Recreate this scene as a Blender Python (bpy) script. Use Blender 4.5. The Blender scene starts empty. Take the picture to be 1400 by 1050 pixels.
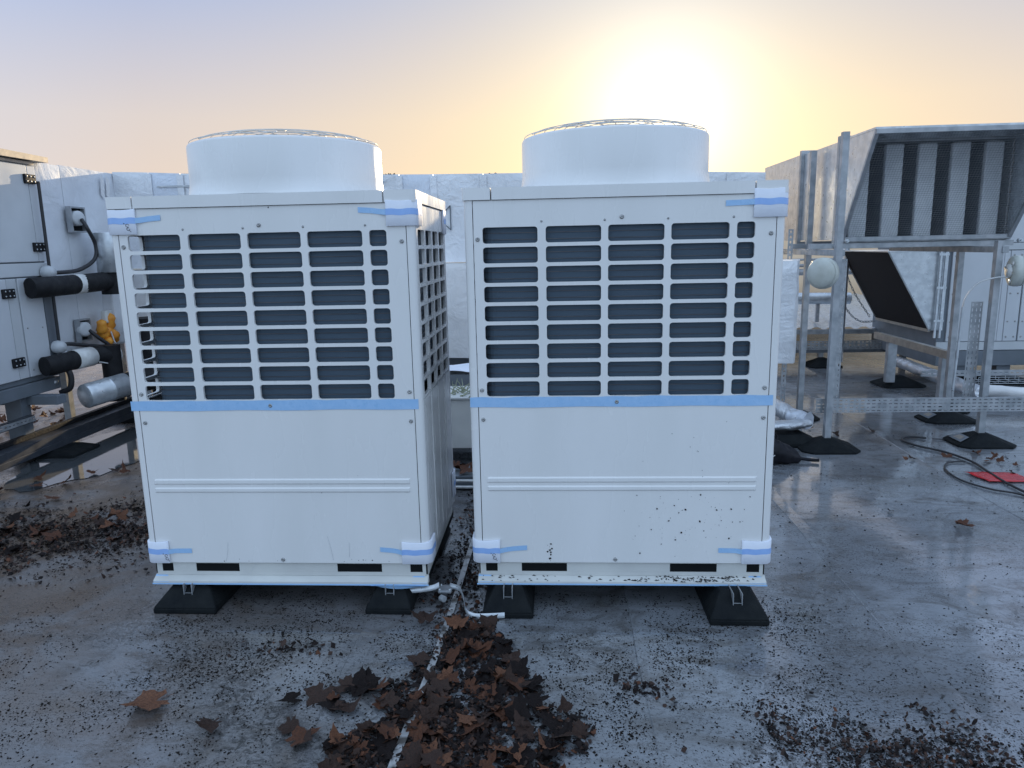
import bpy, math, random
from mathutils import Vector, Matrix, noise
random.seed(7)
S = bpy.context.scene
col = S.collection
R = math.radians
V = Vector

# ------------------------------------------------------------------ camera, sky, sun, exposure
F_PX, PITCH, ROLL, YAW, EYE = 985.2, .189, -.0215, .0605, 1.535
fw = V((0, math.cos(PITCH), -math.sin(PITCH))); rt = V((1, 0, 0)); up = rt.cross(fw)
r2 = rt*math.cos(ROLL) + up*math.sin(ROLL); u2 = -rt*math.sin(ROLL) + up*math.cos(ROLL)
Zr = Matrix.Rotation(YAW, 3, 'Z')
fw, r2, u2 = Zr @ fw, Zr @ r2, Zr @ u2
cd = bpy.data.cameras.new('camera'); cam = bpy.data.objects.new('camera', cd); col.objects.link(cam)
M = Matrix.Identity(4)
for i in range(3):
    M[i][0], M[i][1], M[i][2] = r2[i], u2[i], -fw[i]
M[2][3] = EYE
cam.matrix_world = M
cd.sensor_width = 36; cd.lens = F_PX/1400*36; cd.clip_start = .05; cd.clip_end = 5000
S.camera = cam
SUN_AZ, SUN_EL = R(8.3), R(8.8)
sdir = V((math.sin(SUN_AZ)*math.cos(SUN_EL), math.cos(SUN_AZ)*math.cos(SUN_EL), math.sin(SUN_EL)))
W = bpy.data.worlds.new('World'); S.world = W; W.use_nodes = True
nt = W.node_tree; nt.nodes.clear()
def WN(t, **k):
    n = nt.nodes.new(t)
    for a, b in k.items(): setattr(n, a, b)
    return n
out = WN('ShaderNodeOutputWorld'); bg = WN('ShaderNodeBackground')
sky = WN('ShaderNodeTexSky', sky_type='NISHITA'); sky.sun_disc = False
sky.sun_elevation = SUN_EL; sky.sun_rotation = SUN_AZ
sky.air_density = 1.0; sky.dust_density = 1.0; sky.ozone_density = 1.5; sky.altitude = 50
bg.inputs['Strength'].default_value = .10
# thin high haze: a smooth veil over the clear sky, pale blue overhead, peach along the horizon, with the sun's aureole in it
tc = WN('ShaderNodeTexCoord')
sep = WN('ShaderNodeSeparateXYZ'); nt.links.new(tc.outputs['Generated'], sep.inputs[0])
el = WN('ShaderNodeMapRange'); el.inputs[1].default_value = -.02; el.inputs[2].default_value = .62
nt.links.new(sep.outputs['Z'], el.inputs[0])
ramp = WN('ShaderNodeValToRGB'); nt.links.new(el.outputs[0], ramp.inputs[0])
cr = ramp.color_ramp
cr.elements[0].position = 0; cr.elements[0].color = (8.9, 6.8, 5.4, 1)
cr.elements[1].position = 1; cr.elements[1].color = (5.2, 7.2, 11, 1)
e = cr.elements.new(.28); e.color = (7.5, 6.7, 6.6, 1)
e = cr.elements.new(.55); e.color = (3.6, 5.0, 8.2, 1)
dot = WN('ShaderNodeVectorMath', operation='DOT_PRODUCT'); dot.inputs[1].default_value = sdir
nrm = WN('ShaderNodeVectorMath', operation='NORMALIZE'); nt.links.new(tc.outputs['Generated'], nrm.inputs[0])
nt.links.new(nrm.outputs[0], dot.inputs[0])
def powr(p, amp):
    mx = WN('ShaderNodeMath', operation='MAXIMUM'); mx.inputs[1].default_value = 0; nt.links.new(dot.outputs['Value'], mx.inputs[0])
    a = WN('ShaderNodeMath', operation='POWER'); a.inputs[1].default_value = p; nt.links.new(mx.outputs[0], a.inputs[0])
    b = WN('ShaderNodeMath', operation='MULTIPLY'); b.inputs[1].default_value = amp; nt.links.new(a.outputs[0], b.inputs[0])
    return b
def vmul(src, colr):
    n = WN('ShaderNodeVectorMath', operation='SCALE'); n.inputs[0].default_value = colr; nt.links.new(src.outputs[0], n.inputs['Scale']); return n
def vadd(a, b):
    n = WN('ShaderNodeVectorMath', operation='ADD'); nt.links.new(a, n.inputs[0]); nt.links.new(b, n.inputs[1]); return n.outputs[0]
g1 = vmul(powr(10, 1), (2.9, 1.4, -1.5)); g2 = vmul(powr(60, 1), (2.0, 2.2, 1.6)); g3 = vmul(powr(260, 1), (6, 6, 6))
anti = WN('ShaderNodeMapRange'); anti.inputs[1].default_value = .80; anti.inputs[2].default_value = -.2; nt.links.new(dot.outputs['Value'], anti.inputs[0])
bmix = WN('ShaderNodeMix', data_type='RGBA'); nt.links.new(anti.outputs[0], bmix.inputs['Factor']); nt.links.new(ramp.outputs[0], bmix.inputs['A']); bmix.inputs['B'].default_value = (8.0, 10.6, 14.2, 1)
haze = vadd(vadd(vadd(bmix.outputs['Result'], g1.outputs[0]), g2.outputs[0]), g3.outputs[0])
# behind the viewer the sky is a plain clear one: the veil thins away from the sun
mr = WN('ShaderNodeMapRange'); mr.inputs[1].default_value = -1; mr.inputs[2].default_value = .75; mr.inputs[3].default_value = .85; mr.inputs[4].default_value = .92
nt.links.new(dot.outputs['Value'], mr.inputs[0])
mixn = WN('ShaderNodeMix', data_type='RGBA'); nt.links.new(mr.outputs[0], mixn.inputs['Factor'])
nt.links.new(sky.outputs[0], mixn.inputs['A']); nt.links.new(haze, mixn.inputs['B'])
nt.links.new(mixn.outputs['Result'], bg.inputs['Color']); nt.links.new(bg.outputs[0], out.inputs[0])
sl = bpy.data.lights.new('sun', 'SUN'); sl.energy = 5.0; sl.angle = R(.5); sl.color = (1, .78, .48)
so = bpy.data.objects.new('sun', sl); col.objects.link(so)
so.rotation_euler = sdir.to_track_quat('Z', 'Y').to_euler(); so.location = (3, 14, 6)
S.view_settings.view_transform = 'Standard'; S.view_settings.look = 'None'
S.view_settings.gamma = 1; S.view_settings.exposure = 0.0

# ------------------------------------------------------------------ materials
def mat(name, c1, c2=None, rough=(.4, .5), metal=0, scale=4, det=6, bump=0, bscale=60, stretch=None, dist=0, spec=None,
        voro=False, thr=(.35, .65), coat=0, objc=True, trans=0):
    m = bpy.data.materials.new(name); m.use_nodes = True; t = m.node_tree; b = t.nodes['Principled BSDF']
    L = t.links.new
    tcn = t.nodes.new('ShaderNodeTexCoord'); mp = t.nodes.new('ShaderNodeMapping')
    L(tcn.outputs['Object'], mp.inputs[0])
    if stretch: mp.inputs['Scale'].default_value = stretch
    n = t.nodes.new('ShaderNodeTexNoise'); n.inputs['Scale'].default_value = scale; n.inputs['Detail'].default_value = det
    n.inputs['Distortion'].default_value = dist
    L(mp.outputs[0], n.inputs['Vector'])
    mrn = t.nodes.new('ShaderNodeMapRange'); mrn.inputs[1].default_value = thr[0]; mrn.inputs[2].default_value = thr[1]
    L(n.outputs[0], mrn.inputs[0])
    mx = t.nodes.new('ShaderNodeMix'); mx.data_type = 'RGBA'
    c2 = c2 or c1
    mx.inputs['A'].default_value = (*c1, 1); mx.inputs['B'].default_value = (*c2, 1)
    L(mrn.outputs[0], mx.inputs['Factor']); L(mx.outputs['Result'], b.inputs['Base Color'])
    rr = t.nodes.new('ShaderNodeMapRange'); rr.inputs[1].default_value = .3; rr.inputs[2].default_value = .7
    rr.inputs[3].default_value, rr.inputs[4].default_value = rough
    n2 = t.nodes.new('ShaderNodeTexNoise'); n2.inputs['Scale'].default_value = scale*1.7; n2.inputs['Detail'].default_value = 4
    L(mp.outputs[0], n2.inputs['Vector']); L(n2.outputs[0], rr.inputs[0]); L(rr.outputs[0], b.inputs['Roughness'])
    b.inputs['Metallic'].default_value = metal
    if spec is not None: b.inputs['Specular IOR Level'].default_value = spec
    if coat: b.inputs['Coat Weight'].default_value = coat; b.inputs['Coat Roughness'].default_value = .15
    if trans: b.inputs['Transmission Weight'].default_value = trans
    if bump:
        bn = t.nodes.new('ShaderNodeBump'); bn.inputs['Strength'].default_value = bump; bn.inputs['Distance'].default_value = .01
        src = t.nodes.new('ShaderNodeTexVoronoi' if voro else 'ShaderNodeTexNoise'); src.inputs['Scale'].default_value = bscale
        L(mp.outputs[0], src.inputs['Vector']); L(src.outputs[0], bn.inputs['Height']); L(bn.outputs[0], b.inputs['Normal'])
    return m
Mt = {}
Mt['paint'] = mat('cream_white_enamel', (.80, .79, .785), (.745, .74, .73), (.2, .34), scale=1.6, bump=.03, bscale=220, stretch=(3, 3, .7), thr=(.3, .75))
Mt['paint2'] = mat('dusty_white_enamel', (.66, .66, .63), (.58, .58, .56), (.35, .55), scale=6, bump=.04, bscale=160)
Mt['foam'] = mat('white_packing_foam', (.80, .82, .90), (.76, .79, .88), (.55, .7), scale=20, bump=.1, bscale=150)
Mt['tape'] = mat('blue_packing_tape', (.32, .54, .82), (.37, .58, .85), (.25, .4), scale=30, bump=.08, bscale=60)
Mt['tape_pale'] = mat('blue_tape_over_foam', (.30, .48, .86), (.34, .53, .9), (.3, .45), scale=30)
Mt['coil'] = None
Mt['dark'] = mat('dark_cavity_metal', (.010, .011, .012), rough=(.7, .9), spec=.1)
Mt['ink'] = mat('black_ink', (.02, .02, .04), rough=(.6, .7))
Mt['tube'] = mat('dull_copper_tube', (.12, .12, .13), (.08, .08, .09), (.35, .5), metal=.7, scale=9)
Mt['screw'] = mat('zinc_screw', (.45, .45, .45), (.3, .3, .3), (.35, .5), metal=.8, scale=60)
Mt['rubber'] = mat('black_recycled_rubber', (.007, .009, .011), (.013, .015, .016), (.55, .8), scale=12, bump=.3, bscale=120, spec=.12)
Mt['galv'] = mat('galvanised_steel', (.50, .53, .56), (.64, .67, .70), (.26, .45), metal=.6, scale=16, det=3, bump=.05, bscale=30, voro=True)
Mt['galv_dull'] = mat('weathered_galvanised_strut', (.30, .32, .34), (.44, .45, .47), (.4, .6), metal=.55, scale=14, bump=.06, bscale=90)
Mt['ahu'] = mat('grey_enamel_panel', (.58, .60, .62), (.52, .54, .56), (.3, .45), scale=3, bump=.03, bscale=140)
Mt['ahu_pale'] = mat('pale_grey_enamel_panel', (.60, .62, .65), (.55, .57, .60), (.3, .45), scale=3, bump=.03, bscale=140)
Mt['ahu_dark'] = mat('slate_grey_frame', (.16, .18, .21), (.13, .15, .17), (.35, .5), scale=5, bump=.03, bscale=140)
Mt['rail_dark'] = mat('blackened_steel_rail', (.035, .04, .05), (.06, .065, .075), (.4, .6), scale=8, spec=.3)
Mt['black'] = mat('black_closed_cell_foam', (.010, .010, .012), (.018, .018, .02), (.55, .75), scale=14, bump=.25, bscale=50, spec=.25)
Mt['cable'] = mat('black_cable_sheath', (.02, .02, .024), rough=(.35, .5), scale=8)
Mt['trim'] = mat('weathered_aluminium_trim', (.42, .37, .31), (.3, .27, .24), (.4, .6), metal=.4, scale=12)
Mt['lamp'] = mat('aged_white_polycarbonate', (.56, .58, .54), (.46, .47, .42), (.3, .5), scale=9, bump=.02)
Mt['orange'] = mat('orange_rubber_glove', (.75, .27, .03), (.85, .38, .05), (.45, .6), scale=20, bump=.2, bscale=40)
Mt['white'] = mat('white_plastic', (.72, .72, .70), (.6, .6, .58), (.35, .5), scale=20)
Mt['string'] = mat('white_string', (.6, .6, .6), rough=(.7, .8))
Mt['red'] = mat('red_plastic_sheet', (.55, .02, .025), (.42, .015, .02), (.2, .35), scale=18, bump=.3, bscale=30)
Mt['bag'] = mat('black_bag_cloth', (.006, .006, .009), (.012, .012, .017), (.5, .7), scale=20, bump=.6, bscale=22, spec=.25)
Mt['mesh_dark'] = mat('black_intake_mesh', (.030, .027, .028), (.038, .034, .034), (.7, .8), scale=60, bump=.4, bscale=220, spec=.1)
Mt['strip'] = mat('lightning_tape_aluminium', (.50, .50, .50), (.12, .11, .10), (.35, .6), metal=.6, scale=14, thr=(.5, .62), det=8)
Mt['bark'] = mat('bare_bark', (.06, .045, .04), (.09, .07, .055), (.8, .9), scale=3)
Mt['twig'] = mat('lichen_twig', (.28, .30, .20), (.35, .38, .28), (.8, .9), scale=20)
Mt['concrete'] = mat('parapet_render', (.30, .28, .26), (.24, .22, .2), (.8, .9), scale=2, bump=.2, bscale=30)
Mt['speck'] = mat('black_moss_crumb', (.008, .008, .008), (.02, .014, .011), (.7, .9), scale=40, spec=.1)
LEAF = [mat('dry_leaf_rust', (.12, .042, .018), (.055, .022, .012), (.5, .75), scale=14, bump=.5, bscale=30, spec=.3),
        mat('dry_leaf_brown', (.050, .024, .016), (.026, .014, .010), (.45, .75), scale=14, bump=.5, bscale=30, spec=.3),
        mat('dry_leaf_dark', (.020, .013, .012), (.009, .007, .007), (.45, .75), scale=14, bump=.5, bscale=30, spec=.12),
        mat('dry_leaf_tan', (.20, .085, .042), (.09, .036, .020), (.5, .75), scale=14, bump=.5, bscale=30, spec=.3)]

def foil_mat(name, base, strength=.8, rough=.3, scale=7, metal=.75):
    m = bpy.data.materials.new(name); m.use_nodes = True; t = m.node_tree; b = t.nodes['Principled BSDF']; L = t.links.new
    tcn = t.nodes.new('ShaderNodeTexCoord')
    n = t.nodes.new('ShaderNodeTexNoise'); n.inputs['Scale'].default_value = scale; n.inputs['Detail'].default_value = 9; n.inputs['Distortion'].default_value = 1.2; n.inputs['Roughness'].default_value = .62
    L(tcn.outputs['Object'], n.inputs['Vector'])
    v = t.nodes.new('ShaderNodeTexVoronoi'); v.inputs['Scale'].default_value = scale*3.2; v.feature = 'F1'
    L(n.outputs['Color'], v.inputs['Vector']) if False else L(tcn.outputs['Object'], v.inputs['Vector'])
    b1 = t.nodes.new('ShaderNodeBump'); b1.inputs['Strength'].default_value = strength; b1.inputs['Distance'].default_value = .03; L(n.outputs[0], b1.inputs['Height'])
    b2 = t.nodes.new('ShaderNodeBump'); b2.inputs['Strength'].default_value = strength*.35; b2.inputs['Distance'].default_value = .01; L(v.outputs[0], b2.inputs['Height']); L(b1.outputs[0], b2.inputs['Normal'])
    L(b2.outputs[0], b.inputs['Normal'])
    big = t.nodes.new('ShaderNodeTexNoise'); big.inputs['Scale'].default_value = 1.6; big.inputs['Detail'].default_value = 8; L(tcn.outputs['Object'], big.inputs['Vector'])
    r = t.nodes.new('ShaderNodeMapRange'); r.inputs[1].default_value = .35; r.inputs[2].default_value = .7; L(big.outputs[0], r.inputs[0])
    mx = t.nodes.new('ShaderNodeMix'); mx.data_type = 'RGBA'; mx.inputs['A'].default_value = (*base, 1); mx.inputs['B'].default_value = (*[c*.8 for c in base], 1)
    L(r.outputs[0], mx.inputs['Factor']); L(mx.outputs['Result'], b.inputs['Base Color'])
    b.inputs['Metallic'].default_value = metal; b.inputs['Roughness'].default_value = rough
    return m
Mt['foil'] = foil_mat('crinkled_aluminium_foil', (.86, .87, .90), strength=.5, rough=.45, scale=6, metal=.2)
Mt['foil2'] = foil_mat('dull_aluminium_foil', (.86, .85, .85), strength=.4, rough=.55, scale=5, metal=.2)
Mt['foil3'] = foil_mat('creased_aluminium_foil', (.76, .80, .88), strength=.55, rough=.4, scale=3.5, metal=.25)
Mt['foil_pipe'] = foil_mat('wet_silver_foil', (.80, .82, .86), strength=.8, rough=.3, scale=9)
Mt['foil_matt'] = foil_mat('grazed_aluminium_foil', (.80, .82, .86), strength=.5, rough=.7, scale=4, metal=.1)
Mt['baffle'] = mat('pale_baffle_facing', (.80, .82, .84), (.70, .72, .75), (.5, .7), scale=12, bump=.15, bscale=90)

def coil_mat():
    m = bpy.data.materials.new('teal_coil_fins'); m.use_nodes = True; t = m.node_tree; b = t.nodes['Principled BSDF']; L = t.links.new
    tcn = t.nodes.new('ShaderNodeTexCoord'); w = t.nodes.new('ShaderNodeTexWave'); w.wave_type = 'BANDS'; w.bands_direction = 'X'
    w.inputs['Scale'].default_value = 90; L(tcn.outputs['Object'], w.inputs['Vector'])
    bp = t.nodes.new('ShaderNodeBump'); bp.inputs['Strength'].default_value = .6; bp.inputs['Distance'].default_value = .002; L(w.outputs[0], bp.inputs['Height']); L(bp.outputs[0], b.inputs['Normal'])
    n = t.nodes.new('ShaderNodeTexNoise'); n.inputs['Scale'].default_value = 3; n.inputs['Detail'].default_value = 5
    mp = t.nodes.new('ShaderNodeMapping'); mp.inputs['Scale'].default_value = (1, 1, 12); L(tcn.outputs['Object'], mp.inputs[0]); L(mp.outputs[0], n.inputs['Vector'])
    mx = t.nodes.new('ShaderNodeMix'); mx.data_type = 'RGBA'; mx.inputs['A'].default_value = (.08, .12, .165, 1); mx.inputs['B'].default_value = (.055, .085, .12, 1)
    L(n.outputs[0], mx.inputs['Factor']); L(mx.outputs['Result'], b.inputs['Base Color'])
    b.inputs['Roughness'].default_value = .45; b.inputs['Metallic'].default_value = .2
    return m
Mt['coil'] = coil_mat()

def roof_mat():
    m = bpy.data.materials.new('wet_grey_roof_membrane'); m.use_nodes = True; t = m.node_tree; b = t.nodes['Principled BSDF']; L = t.links.new
    tcn = t.nodes.new('ShaderNodeTexCoord'); O = tcn.outputs['Object']
    def N(sc, det=6, dist=0, rough=.5, st=None):
        n = t.nodes.new('ShaderNodeTexNoise'); n.inputs['Scale'].default_value = sc; n.inputs['Detail'].default_value = det
        n.inputs['Distortion'].default_value = dist; n.inputs['Roughness'].default_value = rough
        if st:
            mp = t.nodes.new('ShaderNodeMapping'); mp.inputs['Scale'].default_value = st; mp.inputs['Rotation'].default_value = (0, 0, .5); L(O, mp.inputs[0]); L(mp.outputs[0], n.inputs['Vector'])
        else: L(O, n.inputs['Vector'])
        return n.outputs[0]
    def MR(x, a, b_, c=0, d=1):
        n = t.nodes.new('ShaderNodeMapRange'); n.inputs[1].default_value = a; n.inputs[2].default_value = b_; n.inputs[3].default_value = c; n.inputs[4].default_value = d
        L(x, n.inputs[0]); return n.outputs[0]
    def MX(f, a, b_):
        n = t.nodes.new('ShaderNodeMix'); n.data_type = 'RGBA'; L(f, n.inputs['Factor'])
        for s, c in (('A', a), ('B', b_)):
            if isinstance(c, tuple): n.inputs[s].default_value = (*c, 1)
            else: L(c, n.inputs[s])
        return n.outputs['Result']
    def MT(op, a, b_):
        n = t.nodes.new('ShaderNodeMath'); n.operation = op
        for i, c in enumerate((a, b_)):
            if isinstance(c, (int, float)): n.inputs[i].default_value = c
            else: L(c, n.inputs[i])
        return n.outputs[0]
    # brown silt towards the left side of the roof
    sx = t.nodes.new('ShaderNodeSeparateXYZ'); L(O, sx.inputs[0])
    c = MX(MR(N(1.3, 8, .6), .35, .65), (.24, .255, .28), (.13, .14, .155))
    c = MX(MR(N(3.5, 10, 1.2, .68, (1, 2.2, 1)), .46, .64), c, (.085, .082, .082))       # dirt film
    left = MR(MT('ADD', sx.outputs['X'], MT('MULTIPLY', N(.8, 4), 2.4)), .8, -1.2)
    c = MX(MT('MULTIPLY', left, MR(N(2.2, 9, .8, .6), .24, .55)), c, (.115, .078, .055))
    sp = MR(N(48, 6, 0, .65, (1, 1.8, 1)), .555, .62)
    dens = MR(N(1.3, 7, .8, .6), .44, .60)
    spm = MT('MULTIPLY', sp, dens)
    sp2 = MT('MULTIPLY', MR(N(120, 3, 0, .5), .60, .65), MR(N(2.3, 6), .38, .55))
    gy = MR(sx.outputs['Y'], 3.6, 2.2); sp3 = MT('MULTIPLY', MR(N(26, 8, 1.5, .72), .50, .60), MT('MULTIPLY', MR(N(1.7, 6, 1.0), .46, .60), gy))
    allsp = MT('MAXIMUM', MT('MAXIMUM', spm, sp2), sp3)
    c = MX(allsp, c, (.022, .02, .019))
    L(c, b.inputs['Base Color'])
    wet = MR(N(.9, 6, .8), .38, .62)
    ro = MT('ADD', MR(wet, 0, 1, .16, .48), MR(N(14, 6), .3, .7, -.04, .14))
    ro = MT('ADD', ro, MT('MULTIPLY', allsp, .4))
    L(ro, b.inputs['Roughness'])
    b1 = t.nodes.new('ShaderNodeBump'); b1.inputs['Strength'].default_value = .11; b1.inputs['Distance'].default_value = .012; L(N(7, 7, .4, .6), b1.inputs['Height'])
    b2 = t.nodes.new('ShaderNodeBump'); b2.inputs['Strength'].default_value = .3; b2.inputs['Distance'].default_value = .003; L(N(90, 4), b2.inputs['Height']); L(b1.outputs[0], b2.inputs['Normal'])
    b3 = t.nodes.new('ShaderNodeBump'); b3.inputs['Strength'].default_value = .6; b3.inputs['Distance'].default_value = .004; L(allsp, b3.inputs['Height']); L(b2.outputs[0], b3.inputs['Normal'])
    L(b3.outputs[0], b.inputs['Normal'])
    b.inputs['Specular IOR Level'].default_value = .85
    L(MT('MULTIPLY', MR(MT('ADD', N(.9, 6, .8), MT('MULTIPLY', sx.outputs['X'], .04)), .34, .50), MT('SUBTRACT', 1, MT('MULTIPLY', allsp, .8))), b.inputs['Coat Weight']); b.inputs['Coat Roughness'].default_value = .05; b.inputs['Coat IOR'].default_value = 1.6; L(b1.outputs[0], b.inputs['Coat Normal'])
    return m
Mt['roof'] = roof_mat()
Mt['puddle'] = mat('standing_water_film', (.07, .075, .08), (.06, .065, .07), (.03, .07), scale=3, bump=.02, bscale=12, spec=.9)
Mt['tan'] = mat('tan_render', (.92, .68, .46), (.88, .62, .40), (.8, .9), scale=1.5, bump=.4, bscale=6)
Mt['land'] = mat('hazy_fields', (.20, .17, .12), (.12, .12, .08), (.9, 1), scale=.02)

# ------------------------------------------------------------------ mesh helpers (all coordinates are world metres)
wloc = {}
class MB:
    def __init__(s): s.v, s.f, s.sm = [], [], []
    def add(s, vs, fs, smooth=False):
        b = len(s.v); s.v += [tuple(p) for p in vs]
        for f in fs: s.f.append(tuple(b+i for i in f)); s.sm.append(smooth)
        return s
    def box(s, x0, x1, y0, y1, z0, z1):
        return s.add([(x, y, z) for z in (z0, z1) for y in (y0, y1) for x in (x0, x1)],
                     [(0, 2, 3, 1), (4, 5, 7, 6), (0, 1, 5, 4), (2, 6, 7, 3), (0, 4, 6, 2), (1, 3, 7, 5)])
    def hexa(s, p):  # 8 points: bottom ring then top ring
        return s.add(p, [(3, 2, 1, 0), (4, 5, 6, 7), (0, 1, 5, 4), (1, 2, 6, 5), (2, 3, 7, 6), (3, 0, 4, 7)])
    def beam(s, a, b, w, h, upv=(0, 0, 1)):
        a, b = V(a), V(b); d = (b-a).normalized(); u = V(upv)
        sd = d.cross(u).normalized(); u = sd.cross(d).normalized()
        q = []
        for e_ in (a, b):
            q += [e_ - sd*w/2 - u*h/2, e_ + sd*w/2 - u*h/2, e_ + sd*w/2 + u*h/2, e_ - sd*w/2 + u*h/2]
        return s.hexa(q)
    def prism(s, poly, axis, a, b, smooth=False):
        n = len(poly)
        def P(p, t_):
            return {'x': (t_, p[0], p[1]), 'y': (p[0], t_, p[1]), 'z': (p[0], p[1], t_)}[axis]
        vs = [P(p, a) for p in poly] + [P(p, b) for p in poly]
        s.add(vs, [tuple(range(n))[::-1], tuple(range(n, 2*n))])
        s.add(vs, [(i, (i+1) % n, n+(i+1) % n, n+i) for i in range(n)], smooth)
        return s
    def tube(s, path, r, n=8, cap=True, taper=None):
        P = [V(p) for p in path]; rings = []
        t0 = (P[1]-P[0]).normalized(); ref = V((0, 0, 1)) if abs(t0.z) < .9 else V((1, 0, 0))
        nn = t0.cross(ref).normalized()
        for i, p in enumerate(P):
            t_ = ((P[min(i+1, len(P)-1)] - P[max(i-1, 0)])).normalized()
            nn = (nn - t_*nn.dot(t_)).normalized(); bb = t_.cross(nn)
            rr = r if taper is None else r*(1+(taper-1)*i/(len(P)-1))
            rings.append([p + (nn*math.cos(2*math.pi*k/n) + bb*math.sin(2*math.pi*k/n))*rr for k in range(n)])
        vs = [q for ri in rings for q in ri]
        s.add(vs, [(i*n+k, i*n+(k+1) % n, (i+1)*n+(k+1) % n, (i+1)*n+k) for i in range(len(P)-1) for k in range(n)], True)
        if cap: s.add(rings[0], [tuple(range(n))[::-1]]); s.add(rings[-1], [tuple(range(n))])
        return s
    def lathe(s, c, prof, n=48, axis=(0, 0, 1), smooth=True):
        ax = V(axis).normalized(); ref = V((0, 0, 1)) if abs(ax.z) < .9 else V((1, 0, 0))
        a = ax.cross(ref).normalized(); b = ax.cross(a); c = V(c)
        vs = [c + ax*h + (a*math.cos(2*math.pi*k/n) + b*math.sin(2*math.pi*k/n))*r_ for r_, h in prof for k in range(n)]
        return s.add(vs, [(i*n+k, i*n+(k+1) % n, (i+1)*n+(k+1) % n, (i+1)*n+k) for i in range(len(prof)-1) for k in range(n)], smooth)
    def plate(s, O, U, Vv, N, xs, zs, holes, th, rad=.012, k=4):
        """sheet of cells (grid lines xs, zs); each cell holds holes[(i,j)] = (x0,x1,z0,z1) or nothing; thickness th along -N"""
        O, U, Vv, N = V(O), V(U), V(Vv), V(N)
        def P(x, z, d=0): return O + U*x + Vv*z - N*d
        for i in range(len(xs)-1):
            for j in range(len(zs)-1):
                a, b, c, d = xs[i], xs[i+1], zs[j], zs[j+1]
                h = holes.get((i, j))
                if not h: s.add([P(a, c), P(b, c), P(b, d), P(a, d)], [(0, 1, 2, 3)]); continue
                x0, x1, z0, z1 = h; rr = min(rad, (x1-x0)/2.01, (z1-z0)/2.01)
                if rr <= 0: rr = .0001
                cs = [(x1-rr, z1-rr, 0, (b, d)), (x0+rr, z1-rr, 90, (a, d)), (x0+rr, z0+rr, 180, (a, c)), (x1-rr, z0+rr, 270, (b, c))]
                ring = []
                for cx, cz, st, cor in cs:
                    arc = [(cx+rr*math.cos(R(st+90*q/k)), cz+rr*math.sin(R(st+90*q/k))) for q in range(k+1)]
                    s.add([P(*cor)] + [P(*q) for q in arc], [(0, q+2, q+1) if False else (0, q+1, q+2)[::-1] if False else (0, q+1, q+2) for q in range(k)])
                    ring += arc
                for q in range(4):
                    c1, c2 = cs[q], cs[(q+1) % 4]; n1 = ring[q*(k+1)+k]; n2 = ring[((q+1) % 4)*(k+1)]
                    s.add([P(*c1[3]), P(*n1), P(*n2), P(*c2[3])], [(0, 1, 2, 3)])
                m = len(ring)
                s.add([P(*q) for q in ring] + [P(*q, th) for q in ring], [(q, (q+1) % m, m+(q+1) % m, m+q) for q in range(m)], True)
        return s
    def build(s, name, m, parent=None, bevel=0, seg=2, fix=False):
        me = bpy.data.meshes.new(name)
        o = bpy.data.objects.new(name, me); col.objects.link(o)
        off = V((0, 0, 0))
        if parent is not None:
            o.parent = parent; off = wloc.get(parent.name, V((0, 0, 0)))
        wloc[o.name] = off.copy()
        me.from_pydata([(p[0]-off.x, p[1]-off.y, p[2]-off.z) for p in s.v], [], s.f)
        me.polygons.foreach_set('use_smooth', s.sm); me.update()
        if m: me.materials.append(m)
        if bevel:
            md = o.modifiers.new('bevel', 'BEVEL'); md.width = bevel; md.segments = seg; md.limit_method = 'ANGLE'; md.angle_limit = R(40)
        return o
def place(o, p):
    """turn a top-level mesh built in world coordinates into one whose origin is at p"""
    p = V(p); o.data.transform(Matrix.Translation(-p)); o.location = p; return o
def tag(o, label=None, cat=None, group=None, kind=None):
    for k, v in (('label', label), ('category', cat), ('group', group), ('kind', kind)):
        if v: o[k] = v
    return o
def thing(name, label, cat, loc, group=None):
    o = bpy.data.objects.new(name, None); col.objects.link(o); o.location = loc; o.empty_display_size = .1
    wloc[o.name] = V(loc); return tag(o, label, cat, group)
def struct(o, label=None): return tag(o, label, kind='structure')

# ------------------------------------------------------------------ setting
m = MB().add([(-900, -900, -12), (900, -900, -12), (900, 2500, -12), (-900, 2500, -12)], [(0, 1, 2, 3)]).build('ground', Mt['land']); struct(m)
ROOF_Y = 15.0
m = MB().box(-13, 12, -5, ROOF_Y, -12, 0).build('roof_deck', Mt['roof']); struct(m)
roof = m
# welded laps between membrane sheets
for x, y0, y1 in ((-2.9, -1, 9), (-.80, -1, 9), (.30, -1, 9), (1.30, -1, 9), (2.55, -1, 9), (-5, -1, 9)):
    b = MB(); n = 40
    for i in range(n):
        ya, yb = y0+(y1-y0)*i/n, y0+(y1-y0)*(i+1)/n
        wa, wb = .004*math.sin(i*1.7)+x, .004*math.sin((i+1)*1.7)+x
        b.add([(wa, ya, .0005), (wa+.004, ya, .0035), (wb+.004, yb, .0035), (wb, yb, .0005), (wa+.07, ya, .0005), (wb+.07, yb, .0005)], [(0, 1, 2, 3), (1, 4, 5, 2)])
    b.build('membrane_lap', Mt['roof'], roof)
b = MB().box(-13, 12, ROOF_Y-.25, ROOF_Y, 0, .42).build('parapet', Mt['concrete'], None, .01)
struct(b)

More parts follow.
